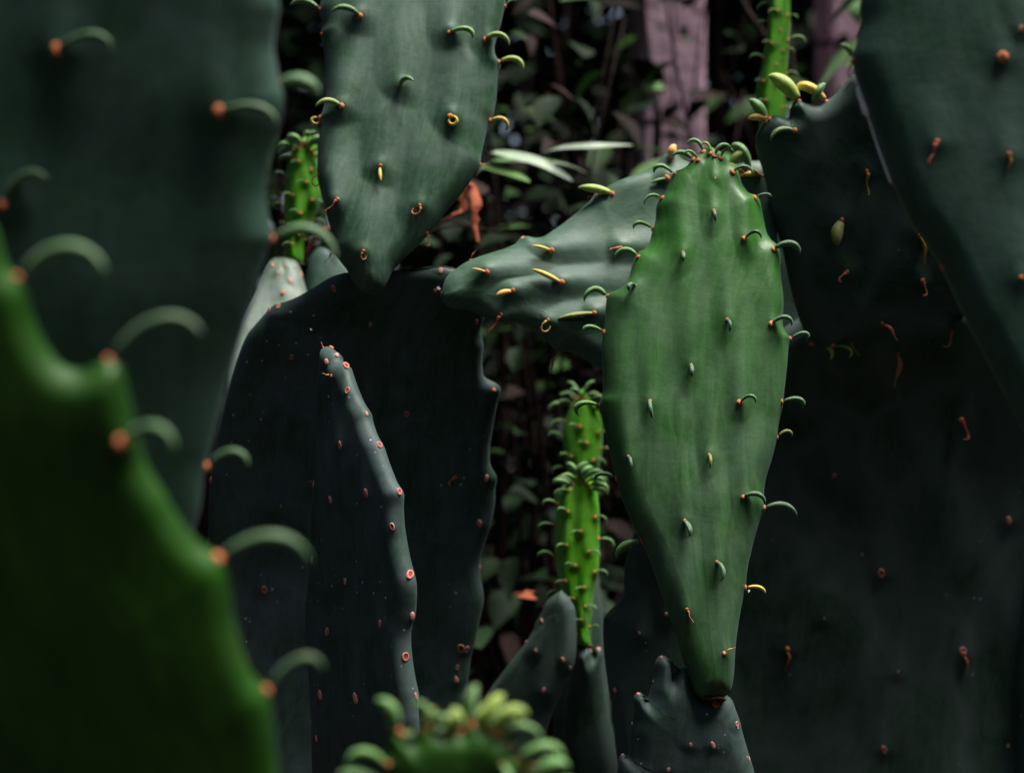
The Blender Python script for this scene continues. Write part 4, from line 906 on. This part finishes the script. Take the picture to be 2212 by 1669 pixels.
def twig(label, pts, r0, mat='bark'):
    P0 = np.array(at(*pts[0])); P = spline([at(*p) for p in pts], 14, (at(*pts[-1]) - P0) / np.linalg.norm(at(*pts[-1]) - P0)) - P0
    V, F = tube(P, [r0 * (1 - 0.7 * i / 13) for i in range(14)], 6)
    o = bpy.data.objects.new('twig', mesh_from('twig', V, F, True, [M[mat]])); COL.objects.link(o); o.location = P0
    tag(o, label, 'twig', 'bare twigs behind the pads'); return o
twig('reddish twig crossing behind the base of the side pad', [(880, 520, 1.5), (980, 488, 1.48), (1060, 495, 1.48), (1150, 470, 1.5)], 0.0011, 'bark')
twig('lower reddish twig sloping behind the side pad', [(900, 470, 1.55), (1000, 482, 1.54), (1080, 505, 1.54), (1200, 520, 1.6)], 0.0010, 'bark')
twig('dark slanting branch left of the tall shoot at top right', [(1570, -60, 1.9), (1610, 20, 1.9), (1650, 75, 1.9), (1700, 150, 1.95)], 0.0045)
twig('dark upright stem crossing the thick mauve post', [(1410, 420, 2.3), (1420, 260, 2.3), (1400, 120, 2.32), (1385, -60, 2.35)], 0.006)
twig('thin pale twig in the slot left of the upper pad', [(655, 560, 1.6), (690, 505, 1.6), (740, 480, 1.62), (800, 470, 1.65)], 0.0016, 'rust')

# spider silk stretched along the right foreground pad, and cottony tufts
sp = [at(1845, 150, 0.90), at(1852, 178, 0.898), at(1858, 205, 0.897), at(1874, 250, 0.895), at(1890, 300, 0.893), at(1908, 352, 0.89), at(1924, 395, 0.888)]
P0 = sp[0]
V, F = tube(spline(sp, 30, np.array([0.3, 0, -0.95])) - P0, [0.00045 + (0.0012 if 5 <= i <= 11 else 0.0) * random.uniform(.7, 1.2) for i in range(30)], 6)
so = bpy.data.objects.new('spider_silk', mesh_from('spider_silk', V, F, True, [M['silk']])); COL.objects.link(so); so.location = P0
tag(so, 'white spider silk strand running down the edge of the right foreground pad', 'spider silk')
def tuft(label, px, py, d, r):
    rr = random.Random(px); V = []; F = []
    for k in range(26):
        a = rr.uniform(0, 6.28); b = rr.uniform(-1, 1.5); v = Vector((math.cos(a) * math.cos(b), math.sin(a) * math.cos(b), math.sin(b))) * r * rr.uniform(.5, 1.2)
        o = v.orthogonal().normalized() * r * 0.12; c = v.cross(o).normalized() * r * 0.12; i = len(V)
        V += [o, c, -o - c, v]; F += [(i, i + 1, i + 3), (i + 1, i + 2, i + 3), (i + 2, i, i + 3)]
    o = bpy.data.objects.new('cotton_tuft', mesh_from('tuft', V, F, False, [M['fluff']])); COL.objects.link(o); o.location = at(px, py, d)
    tag(o, label, 'tuft', 'white cottony tufts on the pads')
tuft('white cottony tuft in the joint of the side pad', 947, 624, 1.168, 0.0019)
tuft('white speck of fluff on the shaded top of the big dark pad', 672, 712, 1.198, 0.0011)
tuft('white fluff under the yellow leaf low on the central pad', 1618, 1276, 1.09, 0.0012)
